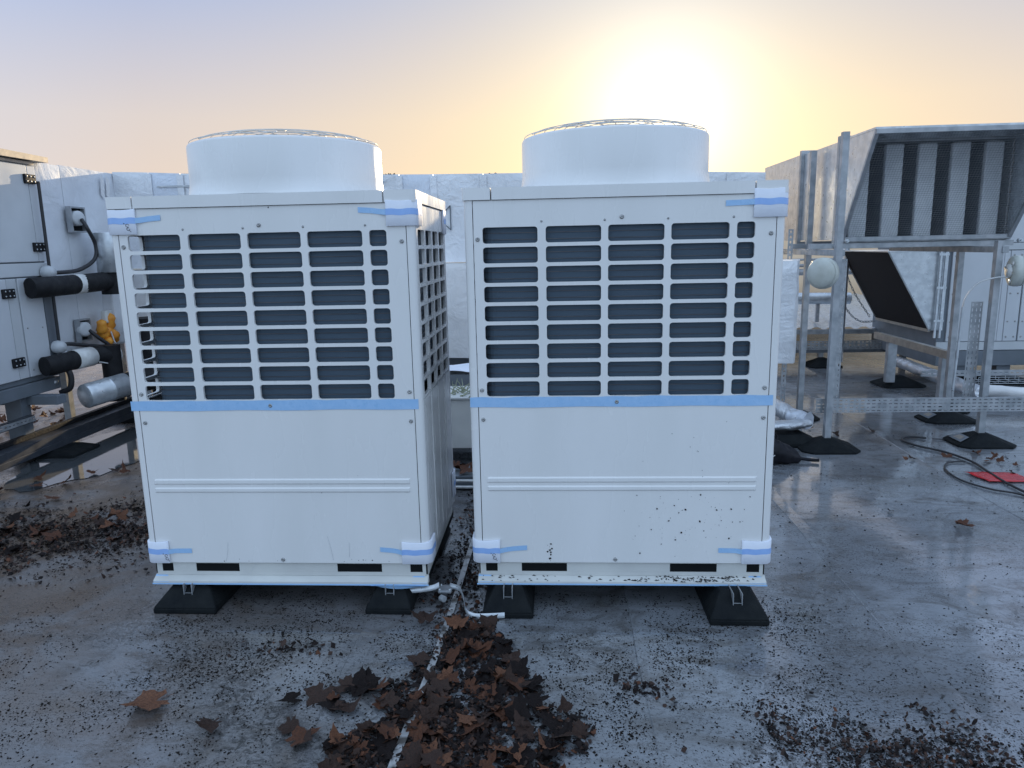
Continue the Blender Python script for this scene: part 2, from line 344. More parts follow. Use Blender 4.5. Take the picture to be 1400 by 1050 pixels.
def rubber_wedge(x0, x1, y0, y1, h, label, group=None, sl=.09, th=.04, ch=True):
    t = thing('rubber_support_foot', label, 'support foot', ((x0+x1)/2, (y0+y1)/2, 0), group)
    cx = (x0+x1)/2
    b = MB()
    lip = .025
    w = (x1-x0)/2; tw = w*.52
    b.hexa([(x0, y0, 0), (x1, y0, 0), (x1, y1, 0), (x0, y1, 0), (x0, y0, lip), (x1, y0, lip), (x1, y1, lip), (x0, y1, lip)])
    b.hexa([(x0, y0, lip), (x1, y0, lip), (x1, y1, lip), (x0, y1, lip), (cx-tw, y0+sl, h), (cx+tw, y0+sl, h), (cx+tw, y1-sl, h), (cx-tw, y1-sl, h)])
    b.build('rubber_block', Mt['rubber'], t, .006)
    if ch:
        c = MB()
        for s_ in (-1, 1): c.box(cx+s_*.018-.0015, cx+s_*.018+.0015, y0+.045, y1-.045, h-.045, h+.006)
        c.box(cx-.018, cx+.018, y0+.05, y1-.05, h-.04, h-.036)
        c.build('fixing_channel', Mt['galv_dull'], t)
    return t

# ------------------------------------------------------------------ the two condensing units
UW, UD = 1.24, .80
def make_unit(ox, oy, label, which):
    t = thing('condenser_unit', label, 'air conditioner', (ox+UW/2, oy+UD/2, .112), 'outdoor condensing units')
    L_ = which == 'left'
    def B(b, x0, x1, y0, y1, z0, z1): return b.box(ox+x0, ox+x1, oy+y0, oy+y1, z0, z1)
    P = Mt['paint']
    # corner posts with rounded outer edge
    for sx in (0, 1):
        for sy in (0, 1):
            r_ = .022; w = .034
            arc = [(r_-r_*math.cos(R(90*q/6)), r_-r_*math.sin(R(90*q/6))) for q in range(7)]
            poly = [(w, 0), (w, .012), (.012, .012) if False else (.014, .014), (.012, w), (0, w)] + arc
            pts = [(ox+(UW-p[0] if sx else p[0]), oy+(UD-p[1] if sy else p[1])) for p in poly]
            b = MB(); n = len(pts)
            vs = [(x, y, .205) for x, y in pts] + [(x, y, 1.712) for x, y in pts]
            b.add(vs, [(i, (i+1) % n, n+(i+1) % n, n+i) for i in range(n)], False)
            b.sm = [5 <= i < 11 for i in range(n)]
            b.build('corner_post', P, t)
    # grille openings
    cols = [(.072, .288), (.320, .536), (.563, .780), (.806, 1.028), (1.056, 1.125)]
    zr = [(.931+.0769*j, .931+.0769*j+.0625) for j in range(9)]
    xs = [.037, .304, .5495, .793, 1.042, 1.203]; zs = [.9215]+[zr[j][1]+.0072 for j in range(8)]+[1.709]
    zs[9:] = [zr[8][1]+.012, 1.709]
    holes = {(i, j): (*cols[i], *zr[j]) for i in range(5) for j in range(9)}
    b = MB().plate((ox, oy+.001, 0), (1, 0, 0), (0, 0, 1), (0, -1, 0), xs, zs, holes, .012, .012)
    B(b, .037, 1.203, .0012, .012, 1.7093, 1.7113)
    b.build('front_grille', P, t)
    # little pressed dimples between the columns above the openings
    for x in (.304, .5495, .793, 1.042):
        MB().lathe((ox+x, oy+.001, 1.628), [(.005, 0), (.004, .002), (0, .002)], 10, (0, -1, 0)).build('rivet', Mt['screw'], t)
    # lower panel with two pressed ribs
    b = MB(); z0, z1 = .207, .9175
    prof = [(z0, 0.010), (z0, 0), (.526, 0), (.532, -.0045), (.544, -.0045), (.550, 0), (.562, 0), (.568, -.0045), (.582, -.0045), (.588, 0), (z1, 0), (z1, .010)]
    xa = [.037, .062, .070, 1.165, 1.173, 1.203]
    for i in range(len(xa)-1):
        for j in range(len(prof)-1):
            def q(ii, jj):
                d = prof[jj][1]
                if d < 0 and ii not in (2, 3): d = 0
                return (ox+xa[ii], oy+.001+d, prof[jj][0])
            b.add([q(i, j), q(i+1, j), q(i+1, j+1), q(i, j+1)], [(0, 1, 2, 3)])
    b.build('lower_front_panel', P, t)
    # screws
    for x, z in ((.052, 1.563), (1.185, 1.563), (.615, 1.638), (.052, .958), (1.187, .958), (.054, .835), (1.187, .835), (.60, .905), (.598, .222)):
        s_ = MB().lathe((ox+x, oy+.0005, z), [(.0085, 0), (.0085, .002), (.006, .004), (.003, .0045), (.0025, .003), (0, .003)], 14, (0, -1, 0)).build('screw', Mt['screw'], t)
    # side walls: grille above, plain below
    sc = [(.055+.178*i, .055+.178*i+.150) for i in range(4)]
    ys = [.036, .219, .397, .575, .764]
    for sx in (0, 1):
        X = ox + (UW-.001 if sx else .001)
        b = MB().plate((X, oy, 0), (0, 1, 0), (0, 0, 1), (1 if sx else -1, 0, 0), ys, zs, {(i, j): (*sc[i], *zr[j]) for i in range(4) for j in range(9)}, .014)
        b.build('side_grille', P, t)
        a = (UW-.012, UW-.002) if sx else (.002, .012)
        b = MB(); B(b, a[0], a[1], .036, .764, .207, .9175); b.build('lower_side_panel', P, t)
        b = MB()
        for i in range(1, 4):
            yy = .036+(.728)*i/4
            B(b, (UW-.004 if sx else -.001), (UW+.001 if sx else .004), yy-.006, yy+.006, .24, .9)
        b.build('side_rib', P, t, .002)
    b = MB(); B(b, .034, 1.206, .786, .798, .207, 1.709); b.build('rear_panel', Mt['galv_dull'], t)
    # inner machine box, dark behind the joints
    b = MB(); B(b, .016, UW-.016, .016, UD-.016, .150, .915); b.build('inner_casing', Mt['dark'], t)
    # coil, bent round three sides
    ca, cb, cf = (.102 if L_ else .060), 1.172, .024
    path = [(ca, .76)] + [(ca+.06-.06*math.cos(R(a)), cf+.06-.06*math.sin(R(a))) for a in range(0, 91, 15)] + \
           [(cb-.06+.06*math.sin(R(a)), cf+.06-.06*math.cos(R(a))) for a in range(0, 91, 15)] + [(cb, .76)]
    def ribbon(off, z0_, z1_, thick, mb):
        n = len(path); nr = []
        for i in range(n):
            a, c = path[max(i-1, 0)], path[min(i+1, n-1)]
            dx, dy = c[0]-a[0], c[1]-a[1]; l = math.hypot(dx, dy); nr.append((dy/l, -dx/l))
        outer = [(ox+p[0]-q[0]*-off*-1, oy+p[1]-q[1]*-off*-1) for p, q in zip(path, nr)]
        outer = [(ox+p[0]-q[0]*off, oy+p[1]+q[1]*off) if False else (ox+p[0]+q[0]*off, oy+p[1]+q[1]*off) for p, q in zip(path, nr)]
        inner = [(ox+p[0]+q[0]*(off-thick), oy+p[1]+q[1]*(off-thick)) for p, q in zip(path, nr)]
        vs = [(x, y, z) for lst in (outer, inner) for z in (z0_, z1_) for x, y in lst]
        fs = []
        for i in range(n-1):
            fs += [(i, i+1, n+i+1, n+i), (2*n+i, 3*n+i, 3*n+i+1, 2*n+i+1), (n+i, n+i+1, 3*n+i+1, 3*n+i), (i, 2*n+i, 2*n+i+1, i+1)]
        mb.add(vs, fs, False)
    b = MB(); ribbon(0, .917, 1.70, .035, b); b.build('coil', Mt['coil'], t)
    b = MB(); z = .945
    while z < 1.60:
        ribbon(.0035, z, z+.0028, .004, b); z += .0256
    b.build('coil_tubing', Mt['tube'], t)
    # deck and lid
    b = MB(); B(b, .02, UW-.02, .02, UD-.02, 1.7115, 1.713); b.build('top_deck', Mt['dark'], t)
    r_ = .02
    def lid(x0, x1, rl, rr_):
        poly = []
        if rl:
            poly += [(x0+r_-r_*math.cos(R(a)), -.006+r_-r_*math.sin(R(a))) for a in range(0, 91, 15)]
        else: poly += [(x0, -.006)]
        if rr_: poly += [(x1-r_+r_*math.sin(R(a)), -.006+r_-r_*math.cos(R(a))) for a in range(0, 91, 15)]
        else: poly += [(x1, -.006)]
        poly += [(x1, UD+.006), (x0, UD+.006)]
        return MB().prism([(ox+p[0], oy+p[1]) for p in poly], 'z', 1.7135, 1.760)
    lid(-.006, .106, 1, 0).build('lid_end', P, t, .003); lid(1.122, UW+.006, 0, 1).build('lid_end', P, t, .003)
    lid(.1105, 1.1175, 0, 0).build('lid', P, t, .003)
    # fan shroud and guard
    cx, cy = (ox+(.600 if L_ else .618), oy+.425); rr = .412 if L_ else .402
    b = MB().lathe((cx, cy, 0), [(rr+.018, 1.761), (rr+.008, 1.780), (rr+.002, 1.81), (rr, 1.83), (rr, 1.972), (rr-.004, 1.98), (rr-.012, 1.983), (rr-.022, 1.980), (rr-.026, 1.97), (rr-.026, 1.79)], 96)
    b.build('fan_shroud', P, t)
    MB().lathe((cx, cy, 0), [(rr-.027, 1.79), (.1, 1.79), (.1, 1.86), (0, 1.86)], 48).build('fan_hub', Mt['dark'], t)
    for k in range(4):
        b = MB(); vs = []
        for i in range(6):
            f = i/5; r0 = .1+f*(rr-.145)
            for j in range(3):
                a = k*math.pi/2 + (j-1)*(.42+.25*f) + f*.3
                vs.append((cx+r0*math.cos(a), cy+r0*math.sin(a), 1.83+(j-1)*.03))
        b.add(vs, [(i*3+j, i*3+j+1, i*3+j+4, i*3+j+3) for i in range(5) for j in range(2)], True); b.build('fan_blade', Mt['ahu_dark'], t)
    g = MB(); n_r = 9
    def gz(r0): return 1.988 + .044*max(0, 1-(r0/rr)**4)
    for i in range(n_r):
        r0 = (rr-.012)*(1-i/n_r)
        g.tube([(cx+r0*math.cos(2*math.pi*q/48), cy+r0*math.sin(2*math.pi*q/48), gz(r0)) for q in range(49)], .0017, 4, False)
    for k in range(14):
        a = 2*math.pi*k/14
        g.tube([(cx+(rr-.012)*(q/8)*math.cos(a+.3*(1-q/8)), cy+(rr-.012)*(q/8)*math.sin(a+.3*(1-q/8)), gz((rr-.012)*q/8)-.004) for q in range(1, 9)], .0019, 4, False)
    g.build('fan_guard', Mt['white'], t)
    # base rail with fork slots and bottom lip
    slots = [(.046, .096), (.200, .394), (.830, 1.026), (1.150, 1.203)]
    b = MB(); xx = [.022]+[v for s_ in slots for v in s_]+[UW-.022]
    B(b, .022, UW-.022, .014, .022, .143, .160); B(b, .022, UW-.022, .014, .022, .198, .206)
    for i in range(0, len(xx), 2): B(b, xx[i], xx[i+1], .014, .022, .1602, .1978)
    b.build('base_rail', Mt['paint2'], t)
    b = MB()
    for x0_, x1_ in (slots[0], slots[3]) if not L_ else (slots[0],): B(b, x0_-.01, x1_+.01, .05, .052, .150, .2)
    B(b, .02, UW-.02, .026, .03, .205, .2065)
    b.build('rail_liner', Mt['trim'], t)
    for sx in (0, 1):
        b = MB(); a = (UW-.022, UW-.014) if sx else (.014, .022); B(b, a[0], a[1], .022, UD-.022, .143, .206); b.build('side_rail', Mt['paint2'], t)
    b = MB()
    b.prism([(oy+.022, .145), (oy-.012, .126), (oy-.012, .112), (oy+.03, .112)], 'x', ox+.012, ox+UW-.012)
    b.build('bottom_lip', Mt['paint2'], t, .002)
    b = MB(); B(b, .014, UW-.014, .022, UD+.01, .112, .143); b.build('base_tray', Mt['dark'], t)
    # blue tape: band across the middle, strip under the lip
    b = MB(); n = 48; vs = []
    for i in range(n+1):
        x = .000+ (UW-.018)*i/n if i else .002
        zt = .9285+.0012*math.sin(i*.9)+(.002*noise.noise(V((i*.3, ox, 0)))); zb = .886+.0015*math.sin(i*.37+1)
        lift = -.0012-.0012*max(0, noise.noise(V((i*.45, 3, ox))))
        vs += [(ox+x, oy+lift, zb), (ox+x, oy+lift-.0003, zt)]
    b.add(vs, [(2*i, 2*i+2, 2*i+3, 2*i+1) for i in range(n)], True)
    b.build('tape_band', Mt['tape'], t)
    b = MB(); B(b, .008, UW-.008, -.0135, -.0123, .110, .1165); b.build('tape_edging', Mt['tape'], t)
    for a, c in ((.013, .085), (1.16, 1.227)):
        b = MB(); b.add([(ox+a, oy-.0135, .123), (ox+c, oy-.0135, .123), (ox+c-.02, oy+.018, .1435), (ox+a, oy+.018, .1435)], [(0, 1, 2, 3)]); b.build('tape_patch', Mt['tape'], t)
    # foam corner guards (front = 1, rear = 0), taped round the corner
    def guard(sx, sy, z0_, z1_, wf=.112, ws=.10, tail=.10, mark=False, wave=.012, th=.010):
        g_ = MB(); r_ = .026; o_ = th
        def pt(a, d):  # distance along wrap from front inner edge -> (x, y), offset d
            Lf = wf-r_; arcl = r_*math.pi/2
            if a < Lf: p = (wf-a, -d)
            elif a < Lf+arcl:
                q = (a-Lf)/r_; p = (r_-(r_+d)*math.sin(q), r_-(r_+d)*math.cos(q))
            else: p = (-d, r_+(a-Lf-arcl))
            x, y = p
            return (ox+(UW-x if sx else x), oy+(UD-y if not sy else y))
        tot = wf+ws-2*r_+r_*math.pi/2; n = 18; vs = []
        for i in range(n+1):
            a = tot*i/n
            for d in (.0006, o_):
                for z in (z0_, z1_): vs.append((*pt(a, d), z + (.004*math.sin(a*30+z*9) if z == z1_ else 0)))
        fs = []
        for i in range(n):
            k = i*4
            fs += [(k+2, k+6, k+7, k+3), (k, k+1, k+5, k+4), (k+1, k+3, k+7, k+5), (k, k+4, k+6, k+2)]
        fs += [(0, 2, 3, 1), (n*4, n*4+1, n*4+3, n*4+2)]
        g_.add(vs, fs, True)
        go = g_.build('foam_corner_guard', Mt['foam'], t, .0015, 1)
        zc = (z0_+z1_)/2+.004; b_ = MB(); vs = []
        for i in range(n+1):
            a = tot*i/n; z = zc+.0015*math.sin(i)
            vs += [(*pt(a, o_+.0009), z-.012), (*pt(a, o_+.0009), z+.012)]
        b_.add(vs, [(2*i, 2*i+2, 2*i+3, 2*i+1) for i in range(n)], True); b_.build('tape_on_guard', Mt['tape_pale'], go)
        if sy and tail:
            b_ = MB(); vs = []; n2 = 10
            for i in range(n2+1):
                f = i/n2; x = wf+tail*f*1.0; y = -(o_)*(1-min(1, f*4)) - .0016
                z = zc + wave*(f**1.2 if f < .5 else .435+(f-.5)*.55)
                xx_ = ox+(UW-x if sx else x)
                vs += [(xx_, oy+y, z-.0105), (xx_, oy+y, z+.0105)]
            b_.add(vs, [(2*i, 2*i+2, 2*i+3, 2*i+1) for i in range(n2)], True); b_.build('tape_tail', Mt['tape'], go)
        if mark:
            b_ = MB(); c0 = (ox+(UW-.035 if sx else .084), oy-o_-.0012, zc-.018)
            for k_, (dx, dz, rad) in enumerate(((0, 0, .0065), (.003, -.014, .0065))):
                b_.tube([(c0[0]+dx+rad*math.cos(q*.55+k_), c0[1], c0[2]+dz+rad*.9*math.sin(q*.55+k_)) for q in range(11)], .0009, 4)
            b_.tube([(c0[0]+.008, c0[1], c0[2]-.02), (c0[0]+.014, c0[1], c0[2]-.026)], .0009, 4)
            b_.tube([(c0[0]-.014, c0[1]-.0004, c0[2]+.008), (c0[0]-.011, c0[1]-.0004, c0[2]+.008)], .0018, 5)
            b_.build('printed_mark', Mt['ink'], go)
    if L_:
        guard(0, 1, 1.612, 1.712, .118, .10, .10, True, .014); guard(1, 1, 1.622, 1.722, .112, .12, .11, False, .016)
        guard(0, 1, .207, .306, .096, .10, .10, True, .002); guard(1, 1, .207, .306, .118, .10, .095, False, .014)
    else:
        guard(1, 1, 1.624, 1.732, .125, .10, .105, False, -.004)
        guard(0, 1, .207, .310, .110, .08, .115, True, .016); guard(1, 1, .207, .310, .118, .10, .095, False, .003)
    guard(1, 0, 1.60, 1.712, .10, .10); guard(1, 0, .25, .38, .10, .10)
    return t
LX, LY, RX, RY = -1.781, 2.862, -.350, 2.879
uL = make_unit(LX, LY, 'left white condenser unit, foam guards on both of its top front corners', 'left')
uR = make_unit(RX, RY, 'right white condenser unit, mud-speckled lower panel, only one foam guard on top', 'right')
# mud specks on the right unit and a few on the left
def specks(root, ox, oy, pts):
    b = MB()
    for x, z, r_ in pts:
        n = random.randint(5, 7); a0 = random.random()*6
        rg = [(ox+x+r_*random.uniform(.5, 1.2)*math.cos(a0+2*math.pi*k/n), oy-.0007, z+r_*random.uniform(.5, 1.3)*math.sin(a0+2*math.pi*k/n)) for k in range(n)]
        b.add([(ox+x, oy-.0007-r_*.4, z)] + rg, [(0, k+1, (k+1) % n+1) for k in range(n)])
    b = b.build('mud_splash', Mt['speck'], root); b['kind'] = 'stuff'
pts = []
for _ in range(80):
    x = random.gauss(.90, .12); z = random.gauss(.40, .08)
    if .06 < x < 1.18 and .22 < z < .52: pts.append((x, z, random.choice([.001, .0012, .0018, .003, .0045])))
for _ in range(14): pts.append((.32+random.gauss(0, .004), random.uniform(.212, .30), random.choice([.0015, .003, .0045])))
for _ in range(12): pts.append((random.uniform(.7, 1.15), random.uniform(.5, .85), .0016))
specks(uR, RX, RY, pts)
b = MB()
for _ in range(170):
    x = RX+random.uniform(.03, 1.2) if random.random() < .4 else RX+random.gauss(.95, .12)
    if not RX+.02 < x < RX+1.21: continue
    r_ = random.choice([.002, .003, .005, .007]); y = RY-.017+random.uniform(.002, .03); z = .125+(y-RY+.018)*.5
    b.add([(x-r_, y, z), (x+r_*1.5, y-.002, z), (x+r_*.3, y+.004, z+.002), (x, y, z+r_*.7)], [(0, 1, 3), (1, 2, 3), (2, 0, 3)])
o = b.build('mud_crumbs', Mt['speck'], uR); o['kind'] = 'stuff'
specks(uL, LX, LY, [(.66, 1.705, .003), (.80, .53, .002), (.86, .535, .0025), (.79, .525, .002), (.93, .22, .002), (.95, .222, .0025), (.99, .221, .003), (.9, .225, .0015), (.95, .6, .0015)] +
       [(random.uniform(.3, 1.2), random.uniform(.212, .225), .0016) for _ in range(8)])
for x0_, z0_, x1_, z1_ in ((.345, .213, .36, .30), (.82, .22, .80, .33), (.89, .235, .893, .30), (.44, .15, .475, .205)):
    MB().tube([(LX+x0_, LY-.0002, z0_), (LX+(x0_+x1_)/2+.002, LY-.0002, (z0_+z1_)/2), (LX+x1_, LY-.0002, z1_)], .0005, 4).build('scratch', Mt['ahu_pale'], uL)
# lifted tape flap under the left unit's lip
b = MB(); n = 12; vs = []
for i in range(n+1):
    x = LX+.98+.235*i/n; vs += [(x, LY-.019, .1115), (x, LY-.012, .1115-.017*math.sin(math.pi*min(1, (i/n)*1.2)*.85))]
b.add(vs, [(2*i, 2*i+2, 2*i+3, 2*i+1) for i in range(n)], True); b.build('tape_flap', Mt['tape'], uL)

# rubber feet under the units
G_ = 'rubber feet under the condenser units'
rubber_wedge(-1.75, -1.47, 2.79, 3.15, .111, 'black rubber foot under the front left corner of the left condenser', G_)
rubber_wedge(-.82, -.62, 2.80, 3.15, .111, 'black rubber foot under the front right corner of the left condenser', G_)
rubber_wedge(-.315, -.10, 2.775, 3.14, .111, 'black rubber foot under the front left corner of the right condenser', G_)
rubber_wedge(.62, .86, 2.735, 3.14, .111, 'black rubber foot with debris heaped on it, front right corner of the right condenser', G_)
rubber_wedge(-1.75, -1.49, 3.40, 3.72, .111, 'black rubber foot under the rear left corner of the left condenser', G_)
rubber_wedge(-.80, -.58, 3.40, 3.72, .111, 'black rubber foot under the rear right corner of the left condenser', G_)
rubber_wedge(-.31, -.10, 3.40, 3.72, .111, 'black rubber foot under the rear left corner of the right condenser', G_)
rubber_wedge(.62, .84, 3.40, 3.72, .111, 'black rubber foot under the rear right corner of the right condenser', G_)

# ------------------------------------------------------------------ foil-clad ducts at the back
AY = 6.65
def topz(x): return 2.268 - (x+4)*.0256 + .012*math.sin(x*1.3+.4) - .012*math.exp(-((x+3.3)/.4)**2)
def wrinkled(name, x0, x1, y, z0f, z1f, m, parent, depth=.5, seed=0, amp=.012, nx=None):
    nx = nx or max(4, int((x1-x0)/.05)); nz = 24; b = MB(); vs = []
    for j in range(nz+1):
        for i in range(nx+1):
            x = x0+(x1-x0)*i/nx; zt, zb = z1f(x), z0f(x); z = zb+(zt-zb)*j/nz
            e_ = min(i, nx-i, j, nz-j); k = min(1, e_/2)
            vs.append((x, y + amp*(-.6*k + noise.noise(V((x*2.6+seed, seed*3.1, z*2.6)))*k*.9 + .25*k*noise.noise(V((x*9+seed, 1, z*9)))), z))
    b.add(vs, [(j*(nx+1)+i, j*(nx+1)+i+1, (j+1)*(nx+1)+i+1, (j+1)*(nx+1)+i) for j in range(nz) for i in range(nx)], True)
    q = [(x0, y, z0f(x0)), (x1, y, z0f(x1)), (x1, y+depth, z0f(x1)), (x0, y+depth, z0f(x0)), (x0, y, z1f(x0)), (x1, y, z1f(x1)), (x1, y+depth, z1f(x1)-.01), (x0, y+depth, z1f(x0)-.01)]
    b.add(q, [(3, 2, 1, 0), (4, 5, 6, 7), (1, 2, 6, 5), (2, 3, 7, 6), (3, 0, 4, 7)])
    return b.build(name, m, parent)
dA = thing('foil_clad_duct', 'long foil-wrapped duct running across the back behind both condensers', 'duct', (-1, AY+.3, .5))
seams = [-4.045, -3.70, -3.40, -2.45, -1.38, -1.07, -.62, .25, 1.0, 1.55, 1.86]
for i in range(len(seams)-1):
    wrinkled('foil_sheet', seams[i]+.003, seams[i+1]-.003, AY-(.006 if i % 2 else 0), lambda x: 1.40, topz, Mt[('foil', 'foil3', 'foil')[i % 3]], dA, .6, i*5.3, .010)
for i, (a, c) in enumerate(((-4.0, -2.9), (-2.9, -1.8), (-1.8, -.75), (-.75, .4), (.4, 1.4), (1.4, 1.86))):
    wrinkled('foil_sheet', a+.003, c-.003, AY-.16, lambda x: .545+.01*math.sin(x*3), lambda x: 1.395, Mt['foil2'], dA, .76, i*7.7+40, .014)
b = MB()
for x in seams[1:-1]: b.box(x-.03, x+.03, AY-.018, AY-.012, 1.42, topz(x)-.01)
b.build('foil_tape', Mt['foil'], dA)
b = MB().box(-3.62, -1.5, AY-.024, AY-.018, 2.13, 2.145); b.build('banding_strap', Mt['galv'], dA)
# triangle outline pressed in the tape
tri = [(-1.035, 1.795), (-.925, 1.905), (-.925, 1.69)]
b = MB()
for i in range(3):
    p, q = tri[i], tri[(i+1) % 3]; b.tube([(p[0], AY-.022, p[1]), (q[0], AY-.022, q[1])], .005, 5)
b.build('triangle_mark', Mt['ahu_dark'], dA)
for x in (-3.3, -1.3, .8): MB().box(x-.03, x+.03, AY+.05, AY+.11, .02, .545).build('support_strut', Mt['galv_dull'], dA)
b = MB()
for _ in range(12):
    x = random.choice([-1.47, -1.46, -.55]) + random.gauss(0, .03); z = topz(x); h = random.uniform(.004, .02)
    b.add([(x-.012, AY+.02, z), (x+.012, AY+.02, z), (x, AY+.035, z), (x+random.uniform(-.01, .01), AY+.025, z+h)], [(0, 1, 3), (1, 2, 3), (2, 0, 3)])
o = b.build('moss_tuft', Mt['speck'], dA); o['kind'] = 'stuff'

# left duct, side face looking right
BX = -4.05
dB = thing('foil_clad_duct', 'foil-wrapped duct with folded creases beside the left air handler', 'duct', (BX-.4, 6.1, .7))
def side_sheet(name, y0, y1, x, z0, z1, m, parent, seed, amp=.03, dep=.8):
    ny, nz = max(4, int((y1-y0)/.04)), 34; b = MB(); vs = []
    for j in range(nz+1):
        for i in range(ny+1):
            y = y0+(y1-y0)*i/ny; z = z0+(z1-z0)*j/nz; e_ = min(i, ny-i, j, nz-j); k = min(1, e_/3)
            vs.append((x+amp*k*(.4+noise.noise(V((seed, y*3, z*2.4)))+.35*noise.noise(V((seed, y*11, z*9)))), y, z))
    b.add(vs, [(j*(ny+1)+i, j*(ny+1)+i+1, (j+1)*(ny+1)+i+1, (j+1)*(ny+1)+i) for j in range(nz) for i in range(ny)], True)
    q = [(x-dep, y0, z0), (x, y0, z0), (x, y1, z0), (x-dep, y1, z0), (x-dep, y0, z1), (x, y0, z1), (x, y1, z1), (x-dep, y1, z1)]
    b.add(q, [(3, 2, 1, 0), (4, 5, 6, 7), (0, 1, 5, 4), (2, 3, 7, 6), (3, 0, 4, 7)])
    return b.build(name, m, parent)
side_sheet('foil_sheet', 5.58, 5.93, BX, .74, 2.262, Mt['foil_matt'], dB, 2.2, .022)
side_sheet('foil_sheet', 5.935, 6.76, BX, .73, 2.268, Mt['foil_matt'], dB, 9.1, .018)
b = MB().box(BX-.02, BX+.10, 6.28, 6.5, .73, 1.22); b.build('foil_box', Mt['foil'], dB, .02)
b = MB()
for y in (6.42, 6.50):
    b.add([(BX+.035, y, 2.24), (BX+.035, y+.05, 2.20), (BX+.035, y+.03, 2.02), (BX+.035, y-.02, 2.06)], [(0, 1, 2, 3)])
b.build('foil_tape', Mt['foil2'], dB)
for q in ((BX-.3, BX-.24, 6.0, 6.06), (BX-.08, BX-.02, 6.5, 6.56)): MB().box(*q, .02, .73).build('support_strut', Mt['galv_dull'], dB)
# junction boxes with cable
def gland(y, z, w, h, label, cabpath):
    t = thing('junction_box', label, 'junction box', (BX+.04, y, z))
    b = MB()
    b.box(BX+.03, BX+.075, y-w/2, y+w/2, z+h/2-.012, z+h/2).box(BX+.03, BX+.075, y-w/2, y+w/2, z-h/2, z-h/2+.012)
    b.box(BX+.03, BX+.075, y-w/2, y-w/2+.012, z-h/2+.0122, z+h/2-.0122).box(BX+.03, BX+.075, y+w/2-.012, y+w/2, z-h/2+.0122, z+h/2-.0122)
    b.build('frame', Mt['galv_dull'], t)
    MB().box(BX+.031, BX+.04, y-w/2+.013, y+w/2-.013, z-h/2+.013, z+h/2-.013).build('back_plate', Mt['dark'], t)
    MB().lathe((BX+.04, y-.01, z+.01), [(.062, 0), (.062, .05), (.05, .06), (.03, .062), (0, .064)], 20, (1, -.3, 0)).build('gland_cap', Mt['ahu'], t)
    MB().tube(cabpath, .016, 8).build('cable', Mt['cable'], t)
def spl(pts, n=8):
    P = [V(p) for p in pts]; P = [P[0]*2-P[1]] + P + [P[-1]*2-P[-2]]; o_ = []
    for i in range(1, len(P)-2):
        for k in range(n):
            t_ = k/n; a, b_, c, d = P[i-1:i+3]
            o_.append(.5*((2*b_)+(c-a)*t_+(2*a-5*b_+4*c-d)*t_*t_+(3*b_-a-3*c+d)*t_**3))
    o_.append(P[-2]); return o_
gland(5.99, 1.83, .19, .21, 'square box with round gland and a black cable looping down to the air handler',
      spl([(BX+.11, 5.97, 1.83), (BX+.16, 5.95, 1.76), (BX+.17, 6.02, 1.62), (BX+.17, 5.98, 1.50), (BX+.15, 5.80, 1.42), (BX+.12, 5.60, 1.405), (-3.93, 5.47, 1.41)]))
gland(5.89, .91, .15, .19, 'small square box with round gland beside the orange gloves',
      spl([(BX+.10, 5.89, .91), (BX+.15, 5.93, .84), (BX+.2, 5.98, .76), (BX+.14, 5.8, .79), (BX+.1, 5.6, .83), (-3.94, 5.47, .82)]))
# steel-clad can on black insulated elbow
t = thing('insulated_pipe', 'thick black insulated pipe at mid height with a steel can standing on its end', 'pipe', (-3.9, 5.2, 1.3))
MB().tube([(-3.93, 5.24, 1.300)]+spl([(-3.90, 5.32, 1.302), (-3.88, 5.7, 1.305), (-3.84, 6.05, 1.315), (-3.82, 6.16, 1.33)], 4), .078, 20).build('insulation', Mt['black'], t)
MB().tube([(-3.82, 6.13, 1.20), (-3.82, 6.13, 1.38)], .11, 20).build('elbow', Mt['black'], t)
MB().lathe((-3.82, 6.13, 0), [(0, 1.385), (.115, 1.385), (.122, 1.39), (.122, 1.715), (.118, 1.722), (0, 1.722)], 32).build('steel_can', Mt['galv'], t)
MB().lathe((-3.88, 5.72, 1.306), [(.0785, -.045), (.081, -.04), (.081, .05), (.0785, .055)], 20, (.03, 1, 0)).build('white_band', Mt['white'], t)
t = thing('insulated_pipe', 'black insulated pipe with a white band, low on the left air handler', 'pipe', (-3.9, 5.3, .7))
MB().tube(spl([(-3.92, 5.26, .70), (-3.89, 5.36, .702), (-3.85, 5.75, .71), (-3.80, 5.88, .70)], 4), .075, 20).build('insulation', Mt['black'], t)
MB().lathe((-3.865, 5.63, .708), [(.079, -.10), (.081, -.10), (.081, .10), (.079, .10)], 20, (.1, 1, 0)).build('white_band', Mt['white'], t)
MB().tube([(-3.79, 5.90, .78), (-3.79, 5.90, .30)], .078, 20).build('riser', Mt['black'], t)
MB().tube(spl([(-3.92, 5.42, .70), (-3.86, 5.45, .62), (-3.87, 5.45, .50), (-3.95, 5.44, .46)], 5), .022, 8).build('drain_hose', Mt['cable'], t)
t = thing('insulated_pipe', 'steel-clad pipe stub lying low with a black elbow behind it', 'pipe', (-3.7, 5.7, .4))
MB().lathe((-3.74, 5.42, .43), [(0, 0), (.094, 0), (.098, .006), (.098, .20), (.100, .201), (.100, .215), (.098, .216), (.098, .36), (0, .36)], 32, (.42, 1, .10)).build('steel_cladding', Mt['galv'], t)
MB().tube(spl([(-3.64, 5.76, .45), (-3.56, 6.0, .46), (-3.44, 6.13, .48), (-3.42, 6.2, .60), (-3.5, 6.25, .72)], 5), .10, 18).build('elbow', Mt['black'], t)
MB().tube([(-3.60, 6.22, .50), (-3.60, 6.22, .98)], .14, 20).build('riser', Mt['black'], t)
b = MB().tube([(-3.62, 6.12, .10), (-3.62, 6.12, .44)], .025, 10).build('stand', Mt['galv'], t)
